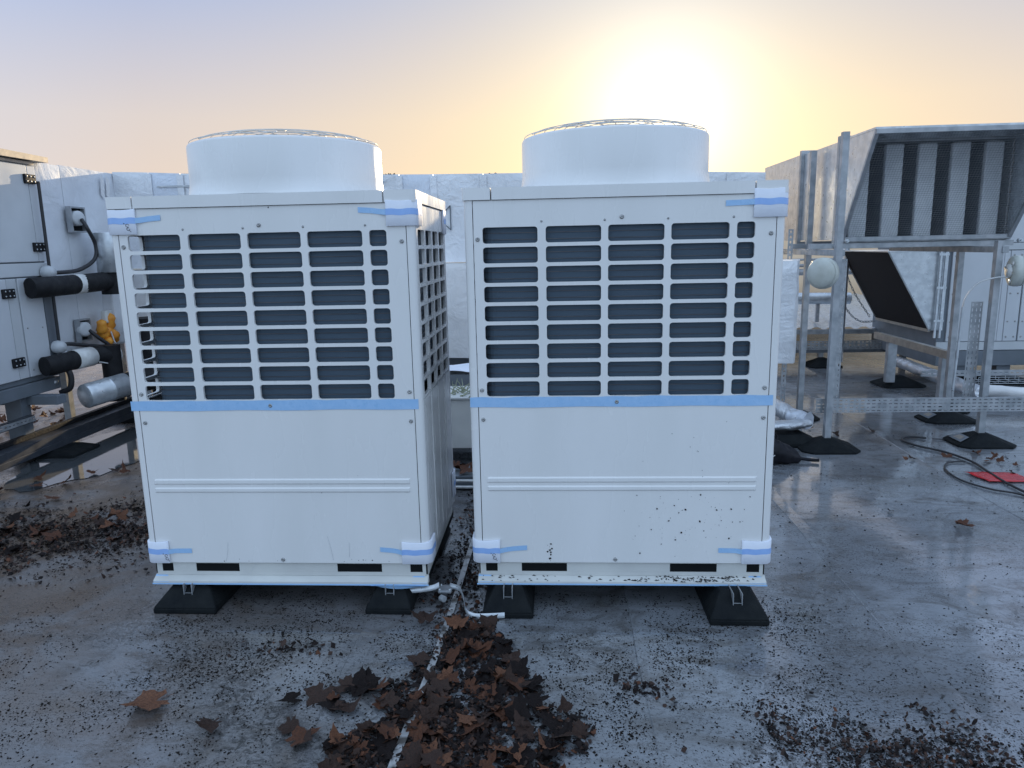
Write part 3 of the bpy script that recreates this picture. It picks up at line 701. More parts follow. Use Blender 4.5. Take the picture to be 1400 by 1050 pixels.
# orange gloves stuffed behind the box
t = thing('work_gloves', 'orange work gloves with a white tag and dangling string, hung by the lower pipe', 'gloves', (-3.92, 6.05, .8))
for k, (dy, dz, rr_) in enumerate(((0, 0, .05), (.05, .03, .05), (-.04, .06, .045), (.06, .10, .05), (.0, -.08, .035), (.08, -.03, .04))):
    b = MB(); c = V((-3.93+.01*k, 6.05+dy, .86+dz))
    prof = [(rr_*math.sin(math.pi*i/8)*(1+.2*math.sin(i*2+k)), -rr_*1.6*math.cos(math.pi*i/8)) for i in range(9)]
    b.lathe(c, prof, 12, (.2, random.uniform(-.5, .5), 1)); b.build('finger', Mt['orange'], t)
MB().box(-3.93, -3.88, 6.04, 6.15, .95, 1.06).build('white_tag', Mt['white'], t, .012)
MB().tube(spl([(-3.86, 6.05, .88), (-3.84, 6.06, .78), (-3.82, 6.10, .70), (-3.80, 6.05, .63), (-3.78, 5.9, .62), (-3.78, 5.72, .66)]), .006, 6).build('string', Mt['string'], t)

# ------------------------------------------------------------------ left air handler
AX = -4.0
t = thing('air_handler', 'grey air handling unit with hinged doors at the left edge', 'air handler', (-4.65, 4.7, 0))
MB().box(-5.3, AX-.012, 3.6, 5.55, .59, 2.25).build('casing', Mt['ahu_dark'], t)
def facep(name, y0, y1, z0, z1, m, px=.0, bev=.004): return MB().box(AX-.014, AX+px, y0, y1, z0, z1).build(name, m, t, bev)
facep('door', 4.1, 5.465, 1.495, 2.215, Mt['ahu'], .008)
facep('top_frame', 3.6, 5.56, 2.225, 2.25, Mt['trim'], .002)
facep('frame_post', 5.475, 5.56, 1.495, 2.215, Mt['ahu_pale'], .004)
facep('cross_frame', 3.6, 5.56, 1.385, 1.485, Mt['ahu'], .004)
facep('panel', 5.205, 5.45, .63, 1.375, Mt['ahu_pale'], .006)
facep('frame_post', 5.095, 5.195, .63, 1.375, Mt['ahu'], .002)
facep('frame_post', 5.46, 5.56, .63, 1.375, Mt['ahu_dark'], .004)
facep('door', 4.1, 5.085, .63, 1.375, Mt['ahu_pale'], .008)
MB().prism([(3.5, 2.33), (5.68, 2.295), (5.68, 2.255), (3.5, 2.255)], 'x', -5.35, AX+.04).build('roof_edge', Mt['trim'], t, .004)
MB().box(-5.3, AX+.02, 3.6, 5.50, .49, .585).build('base_frame', Mt['ahu_dark'], t, .004)
MB().lathe((AX+.02, 5.44, .545), [(.02, 0), (.02, .01), (0, .01)], 12, (1, 0, 0)).build('bolt', Mt['galv'], t)
for y, z in ((5.475, 2.115), (5.475, 1.605), (5.085, 1.27), (5.085, .76)):
    h = MB().box(AX+.006, AX+.028, y-.06, y+.06, z-.035, z+.035).build('hinge', Mt['black'], t, .006)
    for dy in (-.04, 0, .04):
        for dz in (-.018, .018):
            MB().lathe((AX+.0285, y+dy, z+dz), [(.006, 0), (.006, .002), (0, .003)], 8, (1, 0, 0)).build('screw', Mt['galv'], h)
MB().tube([(AX+.05, 5.52, 2.1), (AX+.05, 5.50, .62)], .012, 8).build('conduit', Mt['cable'], t)
for z in (1.41, .82): MB().lathe((AX+.02, 5.50, z), [(.05, 0), (.055, .03), (.04, .07), (0, .075)], 18, (1, -.2, 0)).build('gland_cap', Mt['ahu'], t)
MB().lathe((AX+.02, 5.55, .73), [(.05, 0), (.05, .04), (0, .05)], 16, (1, -.2, 0)).build('gland_cap', Mt['ahu'], t)
for y in (5.15, 4.2): MB().box(-4.16, -4.03, y-.05, y+.05, .03, .49).build('leg', Mt['ahu_dark'], t, .004)
MB().box(-4.25, -3.78, 5.16, 5.26, .42, .488).build('foot_rail', Mt['ahu_dark'], t, .003)
# small screws on panels
for y, z in ((5.38, 1.33), (5.40, .99), (5.24, 1.0), (5.24, .68), (5.42, .68)):
    MB().lathe((AX+.006, y, z), [(.008, 0), (.006, .004), (0, .004)], 8, (1, 0, 0)).build('screw', Mt['screw'], t)

def perf(name, O, U, W_, N, length, width, rows, parent=None, m='galv_dull', hl=.025, hw=.008, pitch=.04, flange=.0, every=1):
    """perforated steel strip with real slots"""
    n = int(length/pitch); pitch = length/n
    xs = [pitch*i for i in range(n+1)]; zs = [width*j/rows for j in range(rows+1)]
    holes = {}
    for i in range(n):
        for j in range(rows):
            if (i + j) % every: continue
            c = (xs[i]+xs[i+1])/2; zc = (zs[j]+zs[j+1])/2; k = .5 if (j % 2 and i % 2) else 1
            holes[(i, j)] = (c-hl/2*k, c+hl/2*k, zc-hw/2, zc+hw/2)
    b = MB().plate(O, U, W_, N, xs, zs, holes, .003, .003, 1)
    if flange:
        O, U, W_, N = V(O), V(U), V(W_), V(N)
        for z in (0, width):
            a = O+W_*z; b.add([a, a+U*length, a+U*length-N*flange, a-N*flange], [(0, 1, 2, 3)])
    return b.build(name, Mt[m], parent)
# cable channel on the floor at the left
t = thing('cable_channel', 'dark steel cable channel running low along the roof at the left', 'cable tray', (-3.95, 5, .1))
MB().box(-4.02, -3.90, 3.2, 7.3, .155, .162).box(-4.02, -4.012, 3.2, 7.3, .10, .155).box(-3.908, -3.90, 3.2, 7.3, .10, .155).build('channel', Mt['rail_dark'], t)
MB().box(-3.93, -3.888, 3.2, 7.3, .055, .10).build('lower_strut', Mt['rail_dark'], t, .002)
MB().box(-4.05, -4.005, 3.2, 7.3, .165, .20).build('edge_rail', Mt['black'], t, .002)
for k, (y, lb) in enumerate(((4.15, 'black rubber foot under the cable channel, nearest the left frame edge'), (5.30, 'black rubber foot under the cable channel below the air handler leg'), (6.45, 'black rubber foot under the cable channel, farthest back'))):
    rubber_wedge(-4.18, -3.70 if k != 2 else -3.72, y-.17, y+.17, .055, lb, 'rubber feet under the cable channel', .05, ch=False)
t = thing('strut_rail', 'short slotted strut ending beside the leg of the left air handler', 'strut', (-4.2, 4.6, .3))
perf('slotted_face', (-3.97, 4.3, .30), (0, 1, 0), (0, 0, 1), (1, 0, 0), .85, .04, 1, t)
MB().box(-4.01, -3.972, 4.3, 5.15, .342, .348).box(-4.01, -3.972, 4.3, 5.15, .294, .299).build('channel_back', Mt['rail_dark'], t)
# puddle
def blob(name, pts, z, m, label, cat=None, kind=None, thick=0):
    b = MB(); n = len(pts); b.add([(x, y, z) for x, y in pts], [tuple(range(n))]); o_ = b.build(name, m)
    return o_
def irregular(cx, cy, rx, ry, n=28, seed=0, rot=0):
    o_ = []
    for i in range(n):
        a = 2*math.pi*i/n; k = 1+.28*noise.noise(V((math.cos(a)*1.3+seed, math.sin(a)*1.3, seed)))+.12*noise.noise(V((math.cos(a)*5, math.sin(a)*5, seed+4)))
        x, y = rx*k*math.cos(a), ry*k*math.sin(a)
        o_.append((cx+x*math.cos(rot)-y*math.sin(rot), cy+x*math.sin(rot)+y*math.cos(rot)))
    return o_
for cx, cy, rx, ry, sd in ((-3.55, 5.35, .42, .95, 1),):
    o = blob('puddle', irregular(cx, cy, rx, ry, 36, sd), .0042+.0002*sd, Mt['puddle'], ''); struct(o)

# ------------------------------------------------------------------ right: galvanised intake duct with hood on struts
DX = 2.20
t = thing('intake_duct', 'raised galvanised duct ending in a mesh-fronted hood on tall struts at the right', 'duct', (2.9, 6.5, 1.5))
zb, zt, hr = 1.52, 2.265, 3.46
for y0, y1, zz in ((6.72, 7.9, 2.275), (5.86, 6.70, 2.268)):
    MB().box(DX, DX+.004, y0, y1, zb+.01, zz).box(hr-.004, hr, y0, y1, zb+.01, zz).box(DX+.0041, hr-.0041, y0, y1, zz-.004, zz).box(DX+.0041, hr-.0041, y0, y1, zb+.01, zb+.014).build('duct_section', Mt['galv'], t)
for y in (6.71, 5.85):
    MB().box(DX-.03, DX-.001, y-.022, y+.022, zb-.02, zt+.035).box(hr+.001, hr+.03, y-.022, y+.022, zb-.02, zt+.035).box(DX-.0009, hr+.0009, y-.022, y+.022, zt-.02, zt+.035).box(DX-.0009, hr+.0009, y-.022, y+.022, zb-.02, zb-.001).build('flange', Mt['galv_dull'], t)
# hood shell: left cheek, right cheek, top, bottom, lip frame
Yt, Yb = 5.28, 5.79
for x in (DX, hr-.004):
    b = MB().prism([(Yt, zt), (Yb, zb), (5.83, zb), (5.83, zt)], 'x', x, x+.004); b.build('hood_cheek', Mt['galv'], t)
MB().box(DX-.004, hr+.004, Yt-.01, 5.83, zt, zt+.014).build('hood_top', Mt['galv'], t)
MB().box(DX, hr, Yb, 5.83, zb-.012, zb-.002).build('hood_floor', Mt['galv_dull'], t)
sl_ = V((0, Yb-Yt, zb-zt)).normalized()
for x in (DX+.012, hr-.012): MB().beam((x, Yt-.004, zt), (x, Yb-.004, zb), .028, .022, (0, -1, -.6)).build('mesh_frame', Mt['galv_dull'], t)
MB().beam((DX, Yt-.006, zt-.015), (hr, Yt-.006, zt-.015), .024, .03).build('mesh_frame', Mt['galv_dull'], t)
MB().beam((DX, Yb-.006, zb+.012), (hr, Yb-.006, zb+.012), .024, .03).build('mesh_frame', Mt['galv_dull'], t)
b = MB(); wd = .0008
n = 66
for i in range(1, n):
    x = DX+(hr-DX)*i/n; b.beam((x, Yt+.002, zt-.02), (x, Yb+.002, zb+.015), wd*2, wd, (0, -1, -.6))
for j in range(1, 50):
    f = j/50; b.beam((DX+.01, Yt+(Yb-Yt)*f+.002, zt+(zb-zt)*f), (hr-.01, Yt+(Yb-Yt)*f+.002, zt+(zb-zt)*f), wd*2.4, wd, (0, -1, -.6))
o = b.build('bird_mesh', Mt['galv_dull'], t); o['kind'] = 'stuff'
MB().box(DX+.004, hr-.004, 6.60, 6.62, zb+.012, zt-.01).build('duct_shade_sheet', Mt['dark'], t)  # dark sheet standing in for the shade deep inside the duct
# splitter baffles: pale perforated faces, bodies coloured dark as shade in the gaps
for k in range(5):
    x0 = DX+.085+k*.245
    bf = MB().box(x0+.001, x0+.134, 5.905, 6.58, zb+.016, zt-.03).build('splitter_baffle', Mt['ahu_dark'], t); MB().box(x0, x0+.135, 5.86, 5.904, zb+.016, zt-.03).build('baffle_nose', Mt['baffle'], bf, .012)
# posts
def channel_post(name, x, y, z0, z1, parent, face='-y', w=.045):
    g_ = MB(); h = w/2; th = .0035
    g_.box(x-h, x+h, y-h, y-h+th, z0, z1).box(x-h, x-h+th, y-h+th+.0002, y+h, z0, z1)
    g_.build(name, Mt['galv_dull'], parent)
    perf(name+'_slotted_side', (x+h, y-h+th, z0), (0, 0, 1), (0, 1, 0), (1, 0, 0), z1-z0, w-th, 1, parent, hl=.028, hw=.014, pitch=.05)
ps = thing('support_frame', 'tall galvanised strut frame carrying the intake duct', 'support frame', (2.7, 5.5, 0))
channel_post('post', 2.02, 5.33, .075, 2.26, ps); channel_post('post', 2.14, 6.30, .06, 2.25, ps)
channel_post('post', 3.19, 5.45, .075, 1.50, ps); channel_post('post', 3.33, 6.20, .06, 1.47, ps)
MB().box(1.98, 3.50, 5.80, 5.845, 1.462, 1.503).build('cross_beam', Mt['galv_dull'], ps, .002)
MB().box(2.0, 3.5, 6.32, 6.365, 1.462, 1.503).build('cross_beam', Mt['galv_dull'], ps, .002)
MB().box(3.20, 3.245, 5.42, 7.2, 1.415, 1.46).build('side_beam', Mt['galv_dull'], ps, .002); MB().box(2.04, 2.08, 5.36, 7.2, 1.415, 1.46).build('side_beam', Mt['galv_dull'], ps, .002)
for x, y, z in ((2.06, 5.31, 1.52), (3.30, 5.42, 1.5), (3.36, 6.17, 1.44), (2.17, 5.8, 1.48)):
    MB().lathe((x, y, z), [(.014, 0), (.014, .025), (.008, .025), (.008, .045), (0, .045)], 6, (0, -1, 0), False).build('bolt', Mt['galv'], ps)
perf('slotted_brace', (2.10, 5.50, .34), (0, 0, 1), (1, 0, 0), (0, -1, 0), 1.05, .055, 2, ps)
perf('slotted_brace', (3.075, 5.52, .34), (0, 0, 1), (1, 0, 0), (0, -1, 0), .72, .085, 3, ps)
# wide perforated tray across the frame
t2 = thing('cable_tray', 'wide slotted cable tray spanning the foot of the strut frame', 'cable tray', (3, 5.4, .3))
perf('slotted_face', (1.945, 5.375, .262), (1, 0, 0), (0, 0, 1), (0, -1, 0), 3.0, .104, 4, t2, hl=.028, hw=.008, flange=.03)
t2 = thing('cable_tray', 'narrow slotted tray crossing behind the strut frame under the far air handler', 'cable tray', (4, 7, .3))
perf('slotted_face', (3.45, 6.9, .245), (1, 0, 0), (0, 0, 1), (0, -1, 0), 2.2, .05, 1, t2, hl=.03, hw=.012, pitch=.05, flange=.03)

def bigfoot(x, y, label, w=.42, d=.34, h=.085, sticker=True, rot=0, group='pyramid rubber feet under the steel frames'):
    t_ = thing('pyramid_foot', label, 'support foot', (x, y, 0), group)
    c, s_ = math.cos(rot), math.sin(rot)
    def p(a, b_, z): return (x+a*c-b_*s_, y+a*s_+b_*c, z)
    b_ = MB(); w2, d2 = w/2, d/2
    o8 = [(-w2+.06, -d2), (w2-.06, -d2), (w2, -d2+.06), (w2, d2-.06), (w2-.06, d2), (-w2+.06, d2), (-w2, d2-.06), (-w2, -d2+.06)]
    i8 = [(a*.2, q*.25) for a, q in o8]
    vs = [p(a, q, 0) for a, q in o8]+[p(a, q, .014) for a, q in o8]+[p(a, q, h) for a, q in i8]
    fs = [(i, (i+1) % 8, 8+(i+1) % 8, 8+i) for i in range(8)]+[(8+i, 8+(i+1) % 8, 16+(i+1) % 8, 16+i) for i in range(8)]+[tuple(range(16, 24))]
    b_.add(vs, fs); b_.build('rubber_block', Mt['rubber'], t_, .004)
    if sticker:
        k0, k1 = .35, .75
        q = []
        for (ky, kz) in ((-.28, .2), (.28, .2), (.28, .62), (-.28, .62)):
            X_ = -w2*(1-.8*kz)-.004; q.append(p(X_, d*ky*(1-.5*kz), .014+(h-.014)*kz+.004))
        q = [(a[0]-.001, a[1], a[2]+.002) for a in q]
        MB().add(q, [(0, 1, 2, 3)]).build('label_recess', Mt['ahu_dark'], t_)
        m_ = [tuple((V(q[i])*.55+(V(q[0])+V(q[1])+V(q[2])+V(q[3]))/4*.45)+V((-.001, 0, .002))) for i in range(4)]
        MB().add(m_, [(0, 1, 2, 3)]).build('label_plate', Mt['trim'], t_)
    return t_
bigfoot(2.02, 5.33, 'black pyramid foot under the frame post nearest the right condenser', sticker=False)
bigfoot(3.19, 5.45, 'black pyramid foot with a pale label under the front right frame post')
bigfoot(3.33, 6.18, 'black pyramid foot with a pale label just behind the front right one', .44, .32)
bigfoot(2.14, 6.30, 'black foot under the rear left frame post behind the foil pipe', .30, .30, .07, False)
bigfoot(3.64, 7.75, 'black pyramid foot under the far upright of the sloping strut', .46, .4, .1, False)
bigfoot(3.52, 6.55, 'small black foot under the near upright of the sloping strut', .30, .34, .09, True)
bigfoot(4.72, 7.9, 'black pyramid foot under the leg of the far air handler', .6, .5, .12, False)
bigfoot(2.35, 8.6, 'black foot far back beneath the corrugated plant deck', .4, .4, .1, False)
bigfoot(3.3, 9.0, 'black foot far back below the perforated beam', .4, .4, .1, False)
# sloping strut on two uprights
t = thing('strut_stand', 'low stand with a long strut rail on two uprights before the far air handler', 'stand', (3.6, 7, 0))
MB().beam((3.42, 7.85, .525), (3.42, 6.35, .525), .045, .07).build('rail', Mt['trim'], t, .002)
MB().beam((3.47, 7.85, .53), (3.47, 6.35, .53), .012, .045).build('rail_edge', Mt['galv_dull'], t)
for y, x in ((7.6, 3.48), (6.52, 3.46)): MB().box(x-.045, x+.045, y-.03, y+.03, .06, .49).build('upright', Mt['galv_dull'], t, .002)

# round bulkhead lamps
def bulkhead(c, ax, label, grp='round bulkhead lights on the strut frame'):
    t_ = thing('bulkhead_light', label, 'light', c, grp); ax = V(ax).normalized(); K = .90
    o_ = MB().lathe(c, [(r_*K, h_*K) for r_, h_ in ((0, -.03), (.10, -.03), (.118, -.02), (.122, .0), (.122, .03), (.118, .032), (.112, .033))], 40, ax).build('body', Mt['lamp'], t_)
    MB().lathe(c, [(r_*K, h_*K) for r_, h_ in ((.112, .034), (.119, .038), (.118, .048), (.108, .062), (.08, .073), (.04, .079), (0, .080))], 40, ax).build('diffuser', Mt['lamp'], t_)
    MB().lathe(c, [(.0, -.045), (.05, -.045), (.05, -.03)], 12, ax).build('mount', Mt['white'], t_)
    for a in (.8, 2.9, 5.0):
        p = V(c); sd = ax.cross(V((0, 0, 1))).normalized(); uu = sd.cross(ax)
        q = p + (sd*math.cos(a)+uu*math.sin(a))*.075 - ax*.031
        MB().lathe(q, [(.016, 0), (.014, .006), (0, .006)], 10, -ax).build('screw', Mt['white'], t_)
    return t_
bulkhead((1.905, 5.26, 1.30), (-.80, -.60, .04), 'round white bulkhead light between the two left frame posts')
lb = bulkhead((3.285, 5.40, 1.285), (.93, -.18, .0), 'round white bulkhead light turned away on the right frame post')
MB().tube(spl([(3.24, 5.40, 1.24), (3.16, 5.40, 1.24), (3.05, 5.42, 1.20), (2.99, 5.44, 1.10), (2.985, 5.46, 1.02)]), .006, 6).build('cable', Mt['string'], lb)
MB().tube([(2.985, 5.46, 1.03), (2.99, 5.5, .35)], .010, 8).build('conduit', Mt['galv'], lb)

# foil-wrapped box riser beside the right unit
t = thing('foil_riser', 'vertical foil-wrapped riser just right of the right condenser', 'duct', (1.78, 5.8, .6))
b = MB(); nz = 26; ring = [(1.66, 5.62), (1.83, 5.60), (1.86, 5.64), (1.93, 5.86), (1.68, 5.90)]; vs = []
for j in range(nz+1):
    z = .60+.785*j/nz
    for k, (x, y) in enumerate(ring): vs.append((x+.010*noise.noise(V((x*9, k, z*8))), y+.012*noise.noise(V((y*9, k+5, z*8))), z))
b.add(vs, [(j*5+k, j*5+(k+1) % 5, (j+1)*5+(k+1) % 5, (j+1)*5+k) for j in range(nz) for k in range(5)], False)
b.add(vs[-5:], [(0, 1, 2, 3, 4)]); b.add(vs[:5], [(4, 3, 2, 1, 0)]); b.build('foil_jacket', Mt['foil'], t)
perf('slotted_leg', (1.86, 5.95, .02), (0, 0, 1), (1, 0, 0), (0, -1, 0), 1.6, .04, 1, t, hl=.02, hw=.014)
# foil pipe bent low beside it
t = thing('foil_pipe', 'crumpled foil-wrapped pipe bent in a V low beside the right condenser', 'pipe', (1.8, 5.6, .15))
def foiltube(path, r, sx=1, parent=None, m='foil_pipe', nn=14, sq=1.0):
    P = spl(path, 8); b_ = MB(); vs = []
    for i, p in enumerate(P):
        t_ = (P[min(i+1, len(P)-1)]-P[max(i-1, 0)]).normalized(); a = t_.cross(V((0, 0, 1))).normalized(); c = a.cross(t_)
        for k in range(nn):
            q = 2*math.pi*k/nn; rr_ = r*(1+.22*noise.noise(V((i*.35, k*.9, r*50))))
            vs.append(p+a*math.cos(q)*rr_*sx+c*math.sin(q)*rr_*sq)
    b_.add(vs, [(i*nn+k, i*nn+(k+1) % nn, (i+1)*nn+(k+1) % nn, (i+1)*nn+k) for i in range(len(P)-1) for k in range(nn)], True)
    b_.add(vs[:nn], [tuple(range(nn))]); b_.add(vs[-nn:], [tuple(range(nn))[::-1]])
    return b_.build('foil_jacket', Mt[m], parent)
foiltube([(1.55, 6.45, .30), (1.68, 6.15, .25), (1.83, 5.72, .19), (1.90, 5.55, .165)], .062, 1, t, 'foil_pipe')
foiltube([(1.05, 5.42, .15), (1.5, 5.43, .148), (1.8, 5.46, .15), (1.93, 5.50, .16)], .036, 1.6, t, 'foil_pipe', sq=1)
foiltube([(1.86, 5.64, .17), (1.90, 5.56, .17), (1.94, 5.50, .165)], .068, 1, t, 'foil3')
rubber_wedge(1.5, 2.0, 5.33, 5.6, .09, 'black rubber block under the bent foil pipe', None, .05, ch=False)
t = thing('foil_pipe', 'silver pipe lying on the roof behind the strut frame', 'pipe', (3.9, 7.3, .15))
foiltube([(3.86, 8.3, .17), (3.83, 7.6, .165), (3.80, 6.9, .16), (3.84, 6.6, .15)], .06, 1, t, 'foil_pipe')
foiltube([(3.95, 6.75, .14), (4.2, 6.65, .13), (4.6, 6.55, .12), (5.0, 6.5, .12)], .055, 1, t, 'foil2')
t = thing('wire_basket_tray', 'low wire mesh tray beside the silver pipe at the right', 'cable tray', (4.2, 6.5, .2))
b = MB()
for k in range(14): b.tube([(3.95+k*.09, 6.85, .24), (3.95+k*.09, 6.85, .18), (3.95+k*.09, 7.05, .18), (3.95+k*.09, 7.05, .24)], .0025, 4, False)
for y, z in ((6.85, .24), (6.85, .18), (6.95, .18), (7.05, .18), (7.05, .24)): b.tube([(3.95, y, z), (5.15, y, z)], .0025, 4, False)
b.build('wires', Mt['galv'], t)

# far air handler with intake hood
t = thing('air_handler', 'pale grey far air handler with a slanted black intake hood', 'air handler', (4.6, 8.2, .3))
FY = 7.75
MB().box(4.0, 7.2, FY+.012, 9.3, .36, 1.80).build('casing', Mt['ahu_dark'], t)
for x0, x1 in ((4.09, 4.60), (4.665, 4.80), (4.815, 5.5), (5.515, 6.3)):
    pz = MB().box(x0, x1, FY-.004, FY+.02, .455, 1.385).build('panel', Mt['ahu_pale'], t, .004)
    for z in (.50, .66, .95, 1.34):
        for x in (x0+.03, x1-.03): MB().lathe((x, FY-.004, z), [(.010, 0), (.008, .005), (0, .005)], 8, (0, -1, 0)).build('screw', Mt['screw'], pz)
MB().box(4.60+.004, 4.66, FY-.002, FY+.02, .455, 1.385).build('frame_post', Mt['ahu_pale'], t, .003)
MB().box(4.0, 7.2, FY-.008, FY+.02, .362, .448).build('bottom_frame', Mt['ahu'], t, .003)
MB().box(4.0, 7.2, FY-.008, FY+.02, 1.392, 1.46).build('cross_frame', Mt['ahu'], t, .003)
MB().box(4.4, 7.2, FY-.003, FY+.02, 1.467, 1.80).build('upper_panel', Mt['ahu_pale'], t, .003)
MB().box(4.0, 7.2, FY-.02, 9.3, .20, .355).build('base_frame', Mt['ahu_dark'], t, .003)
for x in (4.30, 4.72, 6.2): MB().box(x-.07, x+.07, FY+.02, FY+.12, .10, .20).build('leg', Mt['ahu_dark'], t, .003)
hx0, hx1, hz0, hz1 = 3.445, 3.915, .575, 1.39
b = MB().prism([(hx0, hz1), (hx1, hz0), (4.05, hz0), (4.05, hz1)], 'y', FY, FY+.006); b.build('hood_cheek', Mt['galv'], t)
b = MB().prism([(hx0, hz1), (hx1, hz0), (4.05, hz0), (4.05, hz1)], 'y', 9.0, 9.006); b.build('hood_cheek', Mt['galv'], t)
MB().box(hx0-.01, 4.05, FY-.004, 9.01, hz1+.001, hz1+.012).build('hood_top', Mt['galv'], t)
MB().add([(hx0+.01, FY+.007, hz1-.004), (hx1, FY+.007, hz0+.006), (hx1, 8.998, hz0+.006), (hx0+.01, 8.998, hz1-.004)], [(0, 1, 2, 3)]).build('intake_mesh', Mt['mesh_dark'], t)
for y in (FY-.003, 9.0): MB().beam((hx0, y, hz1), (hx1, y, hz0), .012, .012).build('hood_edge', Mt['galv_dull'], t)
MB().beam((hx1, FY, hz0), (hx1, 9.0, hz0), .03, .03).build('hood_edge', Mt['trim'], t)
for x in (3.955, 4.005): MB().box(x-.010, x+.010, FY-.045, FY-.025, .50, 1.42).build('conduit', Mt['galv'], t)
for z in (.68, 1.02, 1.36): MB().box(3.93, 4.03, FY-.05, FY-.046, z-.012, z+.012).build('clip', Mt['galv'], t)

# chains hanging from the hood
def chain(pts, label):
    P = spl(pts, 30); L_ = [P[0]]
    acc = 0
    for i in range(1, len(P)):
        acc += (P[i]-P[i-1]).length
        if acc > .032: L_.append(P[i]); acc = 0
    b_ = MB()
    for i in range(len(L_)-1):
        a, c = L_[i], L_[i+1]; d = (c-a); l = d.length*.68; d.normalize(); sd = d.cross(V((0, 1, 0) if i % 2 else (1, .3, 0))).normalized(); m_ = (a+c)/2
        b_.tube([m_+d*l*math.cos(q*math.pi/4)+sd*.009*math.sin(q*math.pi/4) for q in range(9)], .0035, 4, False)
    o_ = b_.build('chain', Mt['galv_dull']); place(o_, L_[0]); tag(o_, label, 'chain', 'chains hanging beside the black hood'); return o_
chain([(3.44, 9.03, 1.38), (3.45, 9.03, 1.05), (3.55, 9.03, .72), (3.72, 9.03, .55), (3.92, 9.03, .54)], 'steel chain hanging slack left of the black intake hood')
chain([(3.445, 9.02, 1.34), (3.53, 9.02, 1.12), (3.66, 9.02, .86), (3.84, 9.02, .60)], 'steel chain running close along the slanted edge of the black hood')

# far background at the right: corrugated deck, beams, pipes
t = thing('plant_deck', 'corrugated metal plant deck on perforated beams beyond the strut frame', 'platform', (3.5, 9.8, 0))
b = MB(); nn = 60; vs = []
for i in range(nn+1):
    x = 1.9+2.9*i/nn; z = .615+.012*(1 if i % 4 < 2 else -1)
    vs += [(x, 9.2, z-.17), (x+.5, 12.2, z+.03)]
b.add(vs, [(2*i, 2*i+2, 2*i+3, 2*i+1) for i in range(nn)]); b.build('corrugated_sheet', Mt['galv'], t)
MB().box(1.8, 5.2, 9.15, 9.2, .375, .43).build('edge_beam', Mt['galv_dull'], t)
perf('slotted_beam', (1.8, 9.0, .20), (1, 0, 0), (0, 0, 1), (0, -1, 0), 3.0, .11, 3, t, hl=.03, hw=.012, pitch=.05)
MB().box(1.8, 4.8, 9.02, 9.3, .16, .20).build('lower_beam', Mt['ahu_dark'], t)
for x in (2.3, 3.3, 4.3): MB().box(x-.03, x+.03, 9.05, 9.11, .05, .16).build('leg', Mt['galv_dull'], t)
t = thing('pipe_run', 'fat horizontal pipe with a dark end seen through the strut frame', 'pipe', (3.3, 9.6, .8))
MB().tube([(2.2, 9.6, .80), (3.82, 9.6, .78)], .075, 18).build('cladding', Mt['galv'], t)
MB().box(2.5, 2.54, 9.58, 9.62, .48, .73).box(3.4, 3.44, 9.58, 9.62, .48, .73).build('bracket', Mt['galv_dull'], t)
t = thing('guard_rail', 'distant guard rail of horizontal tubes beyond the strut frame', 'railing', (3.2, 10.2, 0))
for z, r_ in ((1.10, .045), (1.19, .022), (1.27, .015), (1.36, .015)): MB().tube([(1.9, 10.2, z), (4.3, 10.2, z)], r_, 10).build('rail', Mt['galv_dull'], t)
for x in (2.3, 3.9): MB().tube([(x, 10.2, .05), (x, 10.2, 1.5)], .03, 10).build('upright', Mt['galv_dull'], t)
o = place(MB().tube([(3.50, 9.0, .05), (3.50, 9.0, 1.52)], .045, 12).build('standpipe', Mt['galv'], None), (3.5, 9.0, 0)); tag(o, 'upright steel pipe between the strut frame and the black hood', 'pipe')
# box added behind the foil duct to block low sun from the roof
t = thing('sun_block_box', 'added dark box under the long foil duct, blocking low sun behind the condensers', 'plinth', (-1, 7.1, 0))
MB().box(-4.02, -3.05, 6.95, 7.35, .02, .41).build('low_casing', Mt['ahu_dark'], t, .01); MB().box(-3.045, 1.5, 6.95, 7.35, .02, .60).build('casing', Mt['ahu_dark'], t, .01)
t = thing('rendered_wall', 'tan rendered wall beyond the strut frame and guard rail', 'wall', (4, 12.2, 0))
MB().box(1.6, 9.0, 12.5, 12.8, 0, 1.95).build('wall_face', Mt['tan'], t, .01)
t = thing('sun_block_run', 'added dark low box below the foil duct, blocking low sun', 'duct', (-.8, 8.6, 0))  # added obstruction keeping low sun off the floor in front
MB().box(-2.6, 1.6, 8.3, 9.0, .12, .62).build('casing', Mt['ahu_dark'], t, .01)
MB().box(-2.55, -2.45, 8.35, 8.9, 0, .119).box(1.4, 1.5, 8.35, 8.9, 0, .119).build('leg', Mt['ahu_dark'], t)
o = place(MB().box(-3.1, -2.95, 7.2, 7.35, 0, .55).build('duct_post', Mt['galv_dull'], None, .004), (-3.02, 7.27, 0)); tag(o, 'galvanised post holding the foil duct behind the left condenser', 'post')

# pale box and twigs in the gap between the units
t = thing('pale_box', 'pale metal box behind the gap between the two condensers', 'box', (-.75, 5.1, 0))
MB().box(-1.35, -.1, 4.9, 5.3, .135, .49).build('casing', Mt['paint2'], t, .006)
MB().box(-1.37, -.08, 4.885, 5.32, .491, .505).build('lid', Mt['paint2'], t, .003)
MB().box(-1.3, -1.2, 4.95, 5.25, 0, .134).box(-.35, -.25, 4.95, 5.25, 0, .134).build('leg', Mt['dark'], t)
b = MB()
for k in range(26):
    x, y = random.gauss(-.66, .05), random.gauss(5.05, .06); pts_ = [V((x, y, .508))]
    d = V((random.uniform(-1, 1), random.uniform(-.5, .5), random.uniform(.1, .9))).normalized()
    for q in range(5): pts_.append(pts_[-1]+d*.022+V((random.uniform(-1, 1), random.uniform(-1, 1), random.uniform(-.6, .4)))*.008)
    b.tube(pts_, .005, 5, True, .4)
